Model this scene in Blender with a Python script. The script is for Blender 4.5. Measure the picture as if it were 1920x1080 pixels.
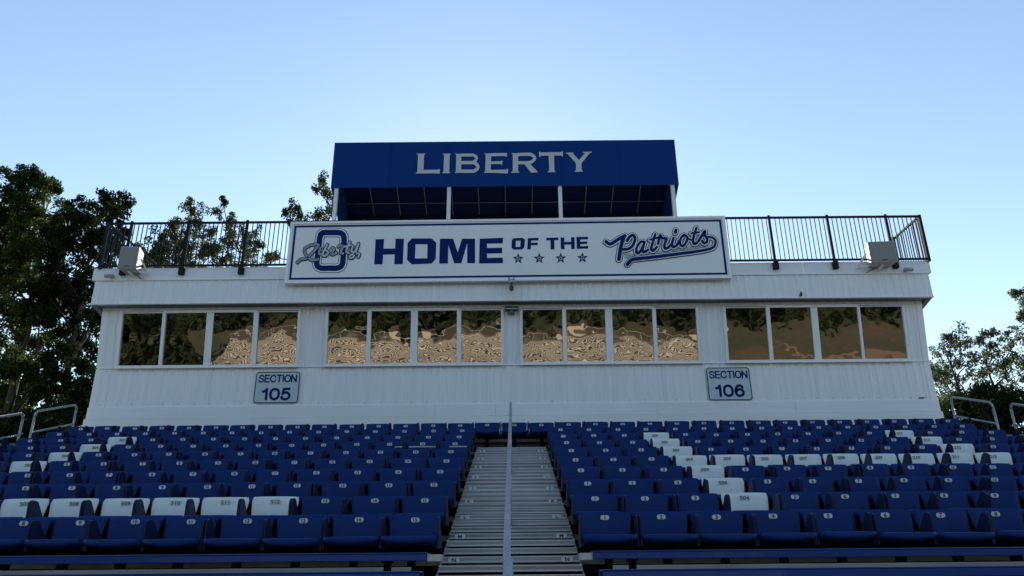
import bpy, math, random
import numpy as np
from mathutils import Vector, Matrix
random.seed(7)
R = math.radians
for o in list(bpy.data.objects):
    bpy.data.objects.remove(o)
SC = bpy.context.scene
COL = SC.collection

# ------------------------------------------------------------------ camera, sky, sun, exposure
F, TH, RO, CZ = 1400.0, R(21.0), R(0.52), 3.6      # focal length in photo pixels, pitch, roll, eye height
SUN_EL, SUN_AZ = 27.0, -2.0                        # degrees; azimuth from +Y towards +X
SKY_STRENGTH, SUN_STRENGTH, EXPOSURE = 0.10, 4.2, 1.0

fw = Vector((0, math.cos(TH), math.sin(TH)))
rt0 = Vector((1, 0, 0))
up0 = Vector((0, -math.sin(TH), math.cos(TH)))
rt = rt0 * math.cos(RO) - up0 * math.sin(RO)
up = rt0 * math.sin(RO) + up0 * math.cos(RO)
cd = bpy.data.cameras.new('camera')
cam = bpy.data.objects.new('camera', cd)
COL.objects.link(cam)
m = Matrix.Identity(4)
for i in range(3):
    m[i][0], m[i][1], m[i][2] = rt[i], up[i], -fw[i]
m[2][3] = CZ
cam.matrix_world = m
cd.sensor_width = 36.0
cd.lens = F / 1920 * 36.0
cd.clip_start, cd.clip_end = 0.05, 6000
SC.camera = cam

w = bpy.data.worlds.new("World")
SC.world = w
w.use_nodes = True
nt = w.node_tree
sky = nt.nodes.new('ShaderNodeTexSky')
sky.sky_type = 'NISHITA'
sky.sun_disc = False
sky.sun_elevation = R(SUN_EL)
sky.sun_rotation = R(SUN_AZ)
sky.altitude = 0
sky.air_density = 1.2
sky.dust_density = 0.06
sky.ozone_density = 0.9
nt.links.new(sky.outputs[0], nt.nodes['Background'].inputs[0])
nt.nodes['Background'].inputs[1].default_value = SKY_STRENGTH
sl = bpy.data.lights.new('sun', 'SUN')
sl.energy = SUN_STRENGTH
sl.angle = R(0.5)
sl.color = (1.0, 0.90, 0.76)
so = bpy.data.objects.new('sun', sl)
COL.objects.link(so)
sdir = Vector((math.sin(R(SUN_AZ)) * math.cos(R(SUN_EL)), math.cos(R(SUN_AZ)) * math.cos(R(SUN_EL)), math.sin(R(SUN_EL))))
so.rotation_euler = sdir.to_track_quat('Z', 'Y').to_euler()
so.location = (0, 60, 40)
vs = SC.view_settings
vs.view_transform = 'Standard'
vs.look = 'None'
vs.gamma = 1
vs.exposure = EXPOSURE
vs.use_curve_mapping = False

# ------------------------------------------------------------------ camera geometry helpers
def P(px, py, Y):
    d = fw * F + rt * (px - 960) + up * (540 - py)
    d = d * (Y / d.y)
    return Vector((d.x, d.y, d.z + CZ))
def Zc(py, Y):                      # height of a level line that crosses the centre column at py
    return P(960, py, Y).z
def Xat(px, Y, Z):                  # X of the point of the line (Y,Z) seen in photo column px
    z = Z - CZ
    d = Y * math.cos(TH) + z * math.sin(TH)
    vl = F * (-Y * math.sin(TH) + z * math.cos(TH)) / d
    return ((px - 960) + vl * math.sin(RO)) / math.cos(RO) * d / F
def proj(v):
    q = Vector((v[0], v[1], v[2] - CZ))
    d = q.dot(fw)
    return 960 + F * q.dot(rt) / d, 540 - F * q.dot(up) / d, d

# ------------------------------------------------------------------ materials
def mat(name, col, rough=0.6, metal=0.0, noise=None, spec=0.5, streak=None, bump=None, coat=0.0):
    M = bpy.data.materials.new(name)
    M.use_nodes = True
    t = M.node_tree
    b = t.nodes['Principled BSDF']
    b.inputs['Base Color'].default_value = (*col, 1)
    b.inputs['Roughness'].default_value = rough
    b.inputs['Metallic'].default_value = metal
    b.inputs['Specular IOR Level'].default_value = spec
    b.inputs['Coat Weight'].default_value = coat
    geo = t.nodes.new('ShaderNodeNewGeometry')
    last = None
    def layer(scale3, amount, dark, detail=4, lo=0.35, hi=0.7):
        nonlocal last
        mp = t.nodes.new('ShaderNodeMapping')
        mp.inputs['Scale'].default_value = scale3
        t.links.new(geo.outputs['Position'], mp.inputs[0])
        n = t.nodes.new('ShaderNodeTexNoise')
        n.inputs['Scale'].default_value = 1
        n.inputs['Detail'].default_value = detail
        t.links.new(mp.outputs[0], n.inputs['Vector'])
        r = t.nodes.new('ShaderNodeMapRange')
        r.inputs[1].default_value, r.inputs[2].default_value = lo, hi
        r.inputs[3].default_value, r.inputs[4].default_value = 0, amount
        t.links.new(n.outputs['Fac'], r.inputs[0])
        mx = t.nodes.new('ShaderNodeMix')
        mx.data_type = 'RGBA'
        t.links.new(r.outputs[0], mx.inputs[0])
        if last is None:
            mx.inputs[6].default_value = (*col, 1)
        else:
            t.links.new(last, mx.inputs[6])
        mx.inputs[7].default_value = (*dark, 1)
        last = mx.outputs[2]
        return n
    if noise:
        layer((noise[0],) * 3, noise[1], noise[2])
    if streak:
        layer(streak[0], streak[1], streak[2])
    if last is not None:
        t.links.new(last, b.inputs['Base Color'])
    if bump:
        n = t.nodes.new('ShaderNodeTexNoise')
        n.inputs['Scale'].default_value = bump[0]
        n.inputs['Detail'].default_value = 5
        t.links.new(geo.outputs['Position'], n.inputs['Vector'])
        bp = t.nodes.new('ShaderNodeBump')
        bp.inputs['Strength'].default_value = bump[1]
        bp.inputs['Distance'].default_value = bump[2]
        t.links.new(n.outputs['Fac'], bp.inputs['Height'])
        t.links.new(bp.outputs[0], b.inputs['Normal'])
    return M

def leaf_mat(name, c1, c2, trans=0.45):
    M = bpy.data.materials.new(name)
    M.use_nodes = True
    t = M.node_tree
    t.nodes.remove(t.nodes['Principled BSDF'])
    out = t.nodes['Material Output']
    geo = t.nodes.new('ShaderNodeNewGeometry')
    mx = t.nodes.new('ShaderNodeMix')
    mx.data_type = 'RGBA'
    mx.inputs[6].default_value = (*c1, 1)
    mx.inputs[7].default_value = (*c2, 1)
    t.links.new(geo.outputs['Random Per Island'], mx.inputs[0])
    d = t.nodes.new('ShaderNodeBsdfDiffuse')
    tr = t.nodes.new('ShaderNodeBsdfTranslucent')
    hs = t.nodes.new('ShaderNodeHueSaturation')
    hs.inputs['Hue'].default_value = 0.475
    hs.inputs['Value'].default_value = 1.9
    hs.inputs['Saturation'].default_value = 1.05
    t.links.new(mx.outputs[2], d.inputs[0])
    t.links.new(mx.outputs[2], hs.inputs['Color'])
    t.links.new(hs.outputs[0], tr.inputs[0])
    ms = t.nodes.new('ShaderNodeMixShader')
    ms.inputs[0].default_value = trans
    t.links.new(d.outputs[0], ms.inputs[1])
    t.links.new(tr.outputs[0], ms.inputs[2])
    t.links.new(ms.outputs[0], out.inputs[0])
    return M

M = {}
M['siding'] = mat('white_siding', (.82, .845, .87), .5, noise=(.6, .25, (.74, .765, .79)), streak=((16, 16, .45), .35, (.64, .65, .65)))
M['trim'] = mat('white_trim', (.83, .85, .87), .45, noise=(1.2, .3, (.74, .76, .78)))
M['board'] = mat('base_board', (.83, .85, .88), .5, noise=(.5, .5, (.70, .72, .74)), streak=((.7, .7, 9), .35, (.66, .67, .68)))
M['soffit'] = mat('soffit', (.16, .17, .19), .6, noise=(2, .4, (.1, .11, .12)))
M['roof'] = mat('roof_membrane', (.3, .3, .29), .8, noise=(1, .4, (.2, .2, .2)))
M['seatblue'] = mat('blue_plastic', (.005, .026, .128), .5, noise=(1.7, .6, (.007, .033, .15)), streak=((14, 14, 3), .3, (.007, .022, .09)), spec=.12)
M['armblue'] = mat('dark_blue_plastic', (.003, .010, .045), .5, noise=(6, .5, (.005, .014, .055)), spec=.25)
M['benchblue'] = mat('blue_bench_paint', (.004, .030, .155), .45, noise=(1.2, .5, (.006, .036, .17)), spec=.2, coat=.22)
M['seatwhite'] = mat('white_plastic', (.70, .74, .74), .42, noise=(5, .35, (.58, .62, .63)), spec=.4)
M['plate'] = mat('plate_white', (.62, .64, .66), .4, noise=(40, .4, (.45, .47, .5)))
M['ink'] = mat('ink_dark', (.03, .035, .06), .5)
M['greyink'] = mat('ink_grey', (.13, .14, .17), .6)
M['navy'] = mat('navy_vinyl', (.003, .018, .125), .7, noise=(3, .3, (.005, .022, .115)), spec=.12)
M['navyline'] = mat('navy_outline', (.008, .014, .055), .7, spec=.12)
M['banner'] = mat('banner_vinyl', (.80, .83, .85), .6, noise=(.8, .3, (.74, .77, .79)))
M['bannerlight'] = mat('banner_light_vinyl', (.86, .86, .88), .4)
M['bannergrey'] = mat('banner_grey_vinyl', (.36, .40, .45), .45)
M['emblemgrey'] = mat('emblem_blue_grey', (.50, .56, .66), .5)
M['signblue'] = mat('sign_sheeting', (.47, .55, .60), .35, noise=(6, .4, (.40, .47, .53)))
M['canvas'] = mat('canopy_canvas', (.004, .036, .19), .8, noise=(1.1, .5, (.006, .040, .17)), spec=.1, bump=(2.0, .25, .05))
M['canvasdark'] = mat('canopy_lining', (.003, .008, .035), .9, spec=.05)
M['lettersilver'] = mat('letter_silver', (.50, .52, .55), .6, noise=(5, .35, (.42, .44, .48)))
M['canopyrib'] = mat('canopy_rib', (.05, .06, .09), .5)
M['post'] = mat('canopy_post', (.62, .63, .65), .4, metal=.2, noise=(4, .3, (.45, .46, .48)))
M['alu'] = mat('aluminium', (.56, .55, .54), .45, metal=.4, noise=(3, .6, (.32, .31, .30)), streak=((1.5, 30, 30), .5, (.38, .38, .40)))
M['aludull'] = mat('aluminium_weathered', (.38, .37, .36), .6, metal=.25, noise=(2, .6, (.24, .23, .21)), streak=((2, 20, 20), .4, (.28, .27, .25)))
M['aluworn'] = mat('aluminium_worn', (.30, .29, .28), .6, metal=.25, noise=(4, .6, (.19, .18, .17)), streak=((3, 24, 24), .5, (.2, .19, .18)))
M['galv'] = mat('galvanised_pipe', (.38, .40, .42), .55, metal=.5, noise=(9, .7, (.27, .29, .31)))
M['deck'] = mat('deck_metal', (.20, .175, .14), .8, noise=(3, .6, (.09, .085, .07)))
M['beige'] = mat('bench_end_bare_metal', (.50, .46, .41), .5, noise=(10, .5, (.33, .30, .27)))
M['rail'] = mat('black_rail_paint', (.010, .012, .017), .6, noise=(9, .4, (.018, .018, .02)), spec=.15)
M['cabinet'] = mat('speaker_cabinet', (.38, .37, .35), .55, noise=(7, .3, (.42, .41, .38)))
M['grille'] = mat('speaker_grille', (.24, .235, .23), .6, noise=(60, .5, (.22, .21, .2)))
M['black'] = mat('black_metal', (.02, .022, .026), .5)
M['matteblack'] = mat('matte_black', (.006, .006, .007), .9, spec=.05)  # near-black that stands for shade on risers, legs and pedestals
M['lens'] = mat('camera_glass', (.03, .03, .035), .12)
M['bark'] = mat('bark', (.055, .042, .032), .9, noise=(5, .6, (.03, .024, .02)), bump=(12, .6, .03))
M['grass'] = mat('grass', (.040, .062, .022), .9, noise=(.12, .8, (.07, .065, .03)))
M['turf'] = mat('field_turf', (.05, .11, .03), .9, noise=(.3, .6, (.07, .12, .04)))
M['hillside'] = mat('hillside', (.040, .060, .022), .95, noise=(.035, .95, (.15, .095, .065)), streak=((.12, .5, .9), .6, (.055, .05, .028)))
M['woodfloor'] = mat('woodland', (.030, .044, .018), .95, noise=(.16, .9, (.012, .018, .009)))
M['concrete'] = mat('concrete', (.46, .45, .43), .9, noise=(.6, .5, (.34, .32, .29)))
M['track'] = mat('running_track', (.26, .12, .09), .85, noise=(.8, .5, (.2, .10, .08)))
M['dirt'] = mat('dirt', (.24, .15, .10), .95, noise=(.15, .7, (.16, .12, .07)))
M['bleach'] = mat('bleacher_plank', (.64, .58, .50), .6, noise=(.25, .8, (.34, .31, .28)))
M['bleachdark'] = mat('bleacher_understructure', (.09, .08, .07), .8)
M['housewall'] = mat('house_wall', (.42, .36, .29), .8)
M['houseroof'] = mat('house_roof', (.12, .075, .06), .8)
M['leafD'] = leaf_mat('leaf_grey_green', (.036, .054, .030), (.085, .100, .052), .48)
M['leafA'] = leaf_mat('leaf_dark', (.014, .026, .010), (.046, .064, .020), .40)
M['leafB'] = leaf_mat('leaf_olive', (.032, .048, .018), (.075, .088, .030), .45)
M['leafC'] = leaf_mat('leaf_deep', (.008, .015, .008), (.022, .034, .013), .25)

def glass_mat():
    Mt = bpy.data.materials.new('bronze_mirror_glass')
    Mt.use_nodes = True
    t = Mt.node_tree
    t.nodes.remove(t.nodes['Principled BSDF'])
    out = t.nodes['Material Output']
    g = t.nodes.new('ShaderNodeBsdfGlossy')
    g.inputs['Color'].default_value = (.35, .315, .27, 1)
    g.inputs['Roughness'].default_value = 0.012
    d = t.nodes.new('ShaderNodeBsdfDiffuse')
    d.inputs['Color'].default_value = (.02, .017, .013, 1)
    geo = t.nodes.new('ShaderNodeNewGeometry')
    n = t.nodes.new('ShaderNodeTexNoise')
    n.inputs['Scale'].default_value = 3.8
    n.inputs['Detail'].default_value = 1
    t.links.new(geo.outputs['Position'], n.inputs['Vector'])
    bp = t.nodes.new('ShaderNodeBump')
    bp.inputs['Strength'].default_value = 0.145
    bp.inputs['Distance'].default_value = 0.012
    t.links.new(n.outputs['Fac'], bp.inputs['Height'])
    t.links.new(bp.outputs[0], g.inputs['Normal'])
    ms = t.nodes.new('ShaderNodeMixShader')
    ms.inputs[0].default_value = .85
    t.links.new(d.outputs[0], ms.inputs[1])
    t.links.new(g.outputs[0], ms.inputs[2])
    t.links.new(ms.outputs[0], out.inputs[0])
    return Mt
M['glass'] = glass_mat()

# ------------------------------------------------------------------ mesh builder and tagging
class MB:
    def __init__(s):
        s.v, s.f, s.m = [], [], []
    def add(s, vs, fs, mi=0):
        n = len(s.v)
        s.v += [tuple(v) for v in vs]
        for f in fs:
            s.f.append([n + i for i in f])
            s.m.append(mi)
        return s
    def box(s, x0, x1, y0, y1, z0, z1, mi=0):
        vs = [(x, y, z) for z in (z0, z1) for y in (y0, y1) for x in (x0, x1)]
        return s.add(vs, [(0, 2, 3, 1), (4, 5, 7, 6), (0, 1, 5, 4), (2, 6, 7, 3), (0, 4, 6, 2), (1, 3, 7, 5)], mi)
    def bar(s, a, b, w, h, mi=0, upv=(0, 0, 1)):           # rectangular bar from a to b
        a, b = Vector(a), Vector(b)
        d = (b - a).normalized()
        u = Vector(upv)
        if abs(d.dot(u)) > .95:
            u = Vector((0, 1, 0))
        x = d.cross(u).normalized() * (w / 2)
        z = x.cross(d).normalized() * (h / 2)
        vs = [p + sx * x + sz * z for p in (a, b) for sx, sz in ((-1, -1), (1, -1), (1, 1), (-1, 1))]
        return s.add(vs, [(0, 1, 2, 3), (7, 6, 5, 4), (0, 4, 5, 1), (1, 5, 6, 2), (2, 6, 7, 3), (3, 7, 4, 0)], mi)
    def tube(s, pts, r, n=8, mi=0, cap=True):
        pts = [Vector(p) for p in pts]
        rs = r if isinstance(r, (list, tuple)) else [r] * len(pts)
        rings = []
        ref = Vector((0.3, 0.2, 1)).normalized()
        for i, p in enumerate(pts):
            d = (pts[min(i + 1, len(pts) - 1)] - pts[max(i - 1, 0)]).normalized()
            a = ref if abs(d.dot(ref)) < .9 else Vector((1, 0, 0))
            x = d.cross(a).normalized()
            y = d.cross(x)
            rings.append([p + (x * math.cos(2 * math.pi * k / n) + y * math.sin(2 * math.pi * k / n)) * rs[i] for k in range(n)])
        vs = [v for rg in rings for v in rg]
        fs = []
        for i in range(len(pts) - 1):
            for k in range(n):
                a, b = i * n + k, i * n + (k + 1) % n
                fs.append((a, b, b + n, a + n))
        if cap:
            fs.append(tuple(range(n - 1, -1, -1)))
            fs.append(tuple(range((len(pts) - 1) * n, len(pts) * n)))
        return s.add(vs, fs, mi)
    def prism(s, poly, fn, t0, t1, mi=0):                  # poly of (a,b); fn(a,b,t) -> point
        n = len(poly)
        vs = [fn(a, b, t0) for a, b in poly] + [fn(a, b, t1) for a, b in poly]
        fs = [tuple(range(n)), tuple(range(2 * n - 1, n - 1, -1))]
        fs += [(i, (i + 1) % n, n + (i + 1) % n, n + i) for i in range(n)]
        return s.add(vs, fs, mi)
    def mesh(s, name, mats, smooth=False, off=(0, 0, 0)):
        me = bpy.data.meshes.new(name)
        ox, oy, oz = off
        me.from_pydata([(x - ox, y - oy, z - oz) for x, y, z in s.v], [], s.f)
        for mm in mats if isinstance(mats, (list, tuple)) else [mats]:
            me.materials.append(mm)
        me.polygons.foreach_set('material_index', s.m)
        if smooth:
            me.polygons.foreach_set('use_smooth', [True] * len(s.f))
        me.update()
        return me
    def build(s, name, mats, parent=None, smooth=False, bevel=0, fix=True):
        off = parent_off(parent)
        me = s.mesh(name, mats, smooth, off)
        if fix:
            import bmesh
            bm = bmesh.new()
            bm.from_mesh(me)
            bmesh.ops.recalc_face_normals(bm, faces=bm.faces)
            bm.to_mesh(me)
            bm.free()
        return link(name, me, parent, bevel)

def parent_off(p):
    if p is None:
        return (0, 0, 0)
    l = Vector(p.location)
    while p.parent:
        p = p.parent
        l = l + p.location
    return tuple(l)
def link(name, me, parent=None, bevel=0):
    o = bpy.data.objects.new(name, me)
    COL.objects.link(o)
    if parent:
        o.parent = parent
    if bevel:
        b = o.modifiers.new('bevel', 'BEVEL')
        b.width = bevel
        b.segments = 2
        b.limit_method = 'ANGLE'
    return o
def tag(o, label=None, cat=None, group=None, kind=None):
    for k, v in (('label', label), ('category', cat), ('group', group), ('kind', kind)):
        if v:
            o[k] = v
    return o
def thing(name, loc, label, cat, group=None):
    o = bpy.data.objects.new(name, None)
    o.empty_display_size = .2
    COL.objects.link(o)
    o.location = loc
    return tag(o, label, cat, group)

ORD = ['', 'first', 'second', 'third', 'fourth', 'fifth', 'sixth', 'seventh', 'eighth', 'ninth', 'tenth', 'eleventh',
       'twelfth', 'thirteenth', 'fourteenth', 'fifteenth', 'sixteenth', 'seventeenth']

def text_mesh(body, size, mi_off=0.0, offset=0.0, sx=1.0):
    """flat lettering: vertices (x, y) centred on 0 and its faces"""
    c = bpy.data.curves.new('t', 'FONT')
    c.body = body
    c.size = size
    c.align_x, c.align_y = 'CENTER', 'CENTER'
    c.offset = offset
    c.resolution_u = 3
    o = bpy.data.objects.new('t', c)
    COL.objects.link(o)
    bpy.context.view_layer.update()
    dg = bpy.context.evaluated_depsgraph_get()
    me = bpy.data.meshes.new_from_object(o.evaluated_get(dg))
    vs = [(v.co.x * sx, v.co.y) for v in me.vertices]
    fs = [tuple(p.vertices) for p in me.polygons]
    bpy.data.objects.remove(o)
    bpy.data.curves.remove(c)
    bpy.data.meshes.remove(me)
    if vs:                                  # centre on its own extent
        cx = (max(v[0] for v in vs) + min(v[0] for v in vs)) / 2
        cy = (max(v[1] for v in vs) + min(v[1] for v in vs)) / 2
        vs = [(x - cx, y - cy) for x, y in vs]
    return vs, fs

# ------------------------------------------------------------------ main dimensions
ROWP, ROWR = 0.749, 0.233                     # run and rise of a row
Y1, Z1 = 6.96, 0.4626 + CZ                    # number plate of row 1
PLATE, TOPZ = 0.56, 0.61                      # plate and back top above the row's floor
def row_y(k): return Y1 + (k - 1) * ROWP      # plate plane
def row_floor(k): return Z1 + (k - 1) * ROWR - PLATE
PITCH = 0.4975
RIGHT0, LEFT0 = 0.81, -0.885
YW = 14.7                                     # press box front wall
XL, XR = -8.42, 8.42

# ------------------------------------------------------------------ ground
g = MB()
N = 40
g.add([(-900, -900, 0), (900, -900, 0), (900, 900, 0), (-900, 900, 0)], [(0, 1, 2, 3)])
tag(g.build('ground', M['grass']), kind='structure')
g = MB()
g.add([(-55, -46, .004), (55, -46, .004), (55, -14, .004), (-55, -14, .004)], [(0, 1, 2, 3)])
tag(g.build('playing_field', M['turf']), kind='structure')
g = MB()
for (x0, x1, y0, y1) in ((-62, 62, -12.5, -5), (-62, 62, -54, -47)):
    g.add([(x0, y0, .008), (x1, y0, .008), (x1, y1, .008), (x0, y1, .008)], [(0, 1, 2, 3)])
tag(g.build('running_track', M['track']), kind='structure')
g = MB()
g.add([(-62, -4.9, .012), (62, -4.9, .012), (62, 1.0, .012), (-62, 1.0, .012)], [(0, 1, 2, 3)])
tag(g.build('walkway', M['concrete']), kind='structure')  # unseen pale concrete, set here to throw sunlight up at the wall

# ------------------------------------------------------------------ grandstand terraces
gs = thing('grandstand', (0, 10, 0), 'stepped metal grandstand carrying the blue seats below the white press box', 'grandstand')
d = MB()
rz = MB()
lo = MB()
XS = 14.0
for k in range(-8, 12):
    y0 = row_y(k) - 0.60
    z = row_floor(k)
    (d if k > -1 else lo).box(-XS, XS, y0, y0 + ROWP - .004, z - .05, z)
    rz.box(-XS, XS, y0 + ROWP - .03, y0 + ROWP - .01, z + .004, z + ROWR - .055)
d.box(-XS, XS, row_y(12) - .6, 24, row_floor(12) - .05, row_floor(12))
d.build('deck', M['deck'], gs)
lo.build('lower_deck', M['alu'], gs)  # unseen lower rows, made brighter to bounce sunlight onto the wall
rz.build('riser', M['matteblack'], gs)  # near-black colour paints in the shade beneath the seats
for x0, x1 in ((-7.6, Xat(770, 6.32, Zc(1067, 6.32))), (Xat(1150, 6.32, Zc(1067, 6.32)), 7.6)):
    kb = MB()
    kb.box(x0, x1, 6.32, 6.345, Zc(1074, 6.32), Zc(1061.5, 6.32))
    kb.build('kick_board', M['aludull'], gs)
s = MB()
for sx in (-XS - .3, XS):
    s.prism([(row_y(-8) - .6, .05), (24, .05), (24, row_floor(12)), (row_y(12) - .6, row_floor(12) - .06), (row_y(-8) - .6, row_floor(-8) - .06)],
            lambda a, b, t: (t, a, b), sx, sx + .3)
s.box(-XS, XS, row_y(-8) - .75, row_y(-8) - .61, .02, row_floor(-8) + .0)
s.build('side_wall', M['bleachdark'], gs)

# ------------------------------------------------------------------ seats
def rrect(w, h, r, n=4, cx=0, cz=0):
    pts = []
    for (qx, qz, a0) in ((1, 1, 0), (-1, 1, 90), (-1, -1, 180), (1, -1, 270)):
        for i in range(n + 1):
            a = R(a0 + 90 * i / n)
            pts.append((cx + qx * (w / 2 - r) + r * math.cos(a), cz + qz * (h / 2 - r) + r * math.sin(a)))
    return pts

def backrest_mesh(name, mm):
    b = MB()
    nx, nz = 10, 6
    z0, z1, hw = .33, TOPZ, .237
    def pt(i, j, back):
        u = -1 + 2 * i / nx
        t = j / nz
        z = z0 + (z1 - z0) * t
        wz = hw
        if t > .72:                              # rounded top corners
            q = (t - .72) / .28
            wz = hw - .014 * (1 - math.sqrt(max(0, 1 - q * q)))
        wz *= .86 + .14 * min(1, t * 1.05)
        x = u * wz
        y = .055 * (t - .85) - .012 * abs(u) ** 3.2     # leans back, sides wrap forward
        if back:
            y += .028 - .012 * abs(u) ** 6
        if t == 1:
            z -= .006 * abs(u) ** 4
            y += .006 if not back else -.006
        return (x, y, z)
    vs = []
    for back in (0, 1):
        for j in range(nz + 1):
            for i in range(nx + 1):
                vs.append(pt(i, j, back))
    K = (nx + 1) * (nz + 1)
    fs = []
    ix = lambda i, j, b: b * K + j * (nx + 1) + i
    for j in range(nz):
        for i in range(nx):
            fs.append((ix(i, j, 0), ix(i + 1, j, 0), ix(i + 1, j + 1, 0), ix(i, j + 1, 0)))
            fs.append((ix(i, j, 1), ix(i, j + 1, 1), ix(i + 1, j + 1, 1), ix(i + 1, j, 1)))
    for i in range(nx):
        fs.append((ix(i, nz, 0), ix(i + 1, nz, 0), ix(i + 1, nz, 1), ix(i, nz, 1)))
        fs.append((ix(i, 0, 0), ix(i, 0, 1), ix(i + 1, 0, 1), ix(i + 1, 0, 0)))
    for j in range(nz):
        fs.append((ix(0, j, 0), ix(0, j + 1, 0), ix(0, j + 1, 1), ix(0, j, 1)))
        fs.append((ix(nx, j, 0), ix(nx, j, 1), ix(nx, j + 1, 1), ix(nx, j + 1, 0)))
    b.add(vs, fs)
    me = b.mesh(name, mm, True)
    return me

def pan_mesh():
    b = MB()
    prof = [(-.02, .345), (-.12, .345), (-.24, .362), (-.33, .388), (-.385, .404), (-.412, .400), (-.424, .388), (-.422, .372), (-.405, .362)]
    nx = 10
    vs = []
    for (y, z) in prof:
        for i in range(nx + 1):
            u = -1 + 2 * i / nx
            front = min(1, max(0, (-y - .2) / .2))
            zz = z + .010 * abs(u) ** 2 * (1 - front)
            yy = y + .03 * abs(u) ** 3 * front
            if y < -.40 and z < .40:
                zz -= .020 * (1 - abs(u) ** 2) * (1 if z < .38 else .4)          # lip dips in the middle
            vs.append((u * .226, yy, zz))
    for i in range(nx + 1):                             # underside at the back
        u = -1 + 2 * i / nx
        vs.append((u * .226, -.02, .315))
    rows = len(prof) + 1
    fs = []
    for j in range(rows):
        j2 = (j + 1) % rows
        for i in range(nx):
            a, c = j * (nx + 1) + i, j2 * (nx + 1) + i
            fs.append((a, a + 1, c + 1, c))
    fs.append(tuple(j * (nx + 1) for j in range(rows)))
    fs.append(tuple(j * (nx + 1) + nx for j in range(rows - 1, -1, -1)))
    b.add(vs, fs)
    return b.mesh('seat_pan', M['seatblue'], True)

def arm_mesh(sx):
    b = MB()
    x = sx * .2395
    poly = [(-.315, .31), (-.322, .50), (-.318, .535), (-.300, .556), (-.272, .565), (-.240, .562), (-.212, .548), (-.15, .478), (-.10, .42), (-.06, .36), (-.05, .31)]
    b.prism(poly, lambda a, c, t: (t, a, c), x - .008, x + .008)
    return b.mesh('armrest', M['armblue'])
def foot_mesh():
    b = MB()
    b.box(-.03, .03, -.20, -.12, .006, .31)
    b.box(-.07, .07, -.24, -.08, .001, .006)
    b.box(-.20, .20, -.19, -.13, .295, .325)
    return b.mesh('pedestal', M['matteblack'])
import bmesh
def finish(me):
    bm = bmesh.new()
    bm.from_mesh(me)
    bmesh.ops.recalc_face_normals(bm, faces=bm.faces)
    bm.to_mesh(me)
    bm.free()
    return me
BK = finish(backrest_mesh('backrest', M['seatblue']))
BKW = finish(backrest_mesh('backrest', M['seatwhite']))
PAN = finish(pan_mesh())
ARML, ARMR = finish(arm_mesh(-1)), finish(arm_mesh(1))
FOOT = finish(foot_mesh())
PL = {}
def plate_mesh(txt, white):
    key = (txt, white)
    if key in PL:
        return PL[key]
    b = MB()
    y = -.0095
    if not white:
        b.prism(rrect(.078, .042, .019, 3, 0, PLATE), lambda a, c, t: (a, t, c), y, y - .004, 0)
        vs, fs = text_mesh(txt, .046, offset=.0016, sx=1.0 if len(txt) > 1 else 1.2)
    else:
        vs, fs = text_mesh(txt, .050, offset=.0012, sx=1.25)
        b.prism(rrect(.11, .045, .006, 2, 0, PLATE - .004), lambda a, c, t: (a, t, c), y, y - .002, 2)
    b.add([(vx, y - .006, PLATE + vz - (.004 if white else 0)) for vx, vz in vs], fs, 3 if white else 1)
    PL[key] = b.mesh('number_plate', [M['plate'], M['ink'], M['seatwhite'], M['greyink']])
    return PL[key]

WHITE = {('R', r, 3) for r in range(2, 9)} | {('R', 5, c) for c in range(3, 12)} | {('R', r, 11) for r in (6, 7, 8)} \
    | {('L', 2, c) for c in range(3, 9)} | {('L', r, 11) for r in (5, 6, 7, 8)}
def lk(me, parent, name):
    o = bpy.data.objects.new(name, me)
    COL.objects.link(o)
    o.parent = parent
    return o
def seat(side, row, idx, x, num, label, white, wnum):
    y, z = row_y(row), row_floor(row)
    px, py, dd = proj((x, y - .1, z + .5))
    if px < -75 or px > 1995:
        return False
    jr = random.Random(row * 100 + idx + (50 if side == 'L' else 0))
    t = thing('stadium_seat', (x + jr.uniform(-.005, .005), y + jr.uniform(-.010, .010), z + jr.uniform(0, .006)), label, 'seat', 'stadium seats in rows')
    t.rotation_euler = (jr.uniform(-.022, .022), jr.uniform(-.006, .006), jr.uniform(-.022, .022))
    lk(BKW if white else BK, t, 'backrest')
    p = lk(PAN, t, 'seat_pan')
    lk(ARML, t, 'armrest')
    lk(ARMR, t, 'armrest')
    lk(FOOT, t, 'pedestal')
    lk(plate_mesh(wnum if white else str(num), white), t, 'number_plate')
    if side == 'L' and row == 7 and idx < 3:
        tp = MB()
        a_, b_ = ((-.09, .18), (-.21, .20), (.08, .20))[idx]
        tp.box(a_, b_, -.022, -.016, PLATE - .052, PLATE - .034)
        tag(lk(tp.mesh('tape_strip', M['beige']), t, 'tape_strip'), 'thin tan strip across the backrest')
    return True
count = 0
for row in range(1, 10):
    for side, x0, sg in (('L', LEFT0, -1), ('R', RIGHT0, 1)):
        for i in range(15):
            wh = (side, row, i) in WHITE
            where = 'left' if side == 'L' else 'right'
            rn = 'front row' if row == 1 else '%s row up' % ORD[row]
            lab = '%s seat, %s to the %s of the stairs, %s' % ('white-backed' if wh else 'all-blue', ORD[i + 1], where, rn)
            num = 15 - i if side == 'L' else i + 1
            count += seat(side, row, i, x0 + sg * i * PITCH, num, lab, wh, '5%02d' % num if row < 5 else '2%02d' % num)
for i in range(-16, 17):
    where = 'directly behind the central handrail' if i == 0 else 'by the press box, %s to the %s of the central handrail' % (ORD[abs(i)], 'left' if i < 0 else 'right')
    count += seat('T', 10, i + 16, .02 + i * PITCH, i + 17, 'topmost row seat ' + where, False, '')

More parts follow.
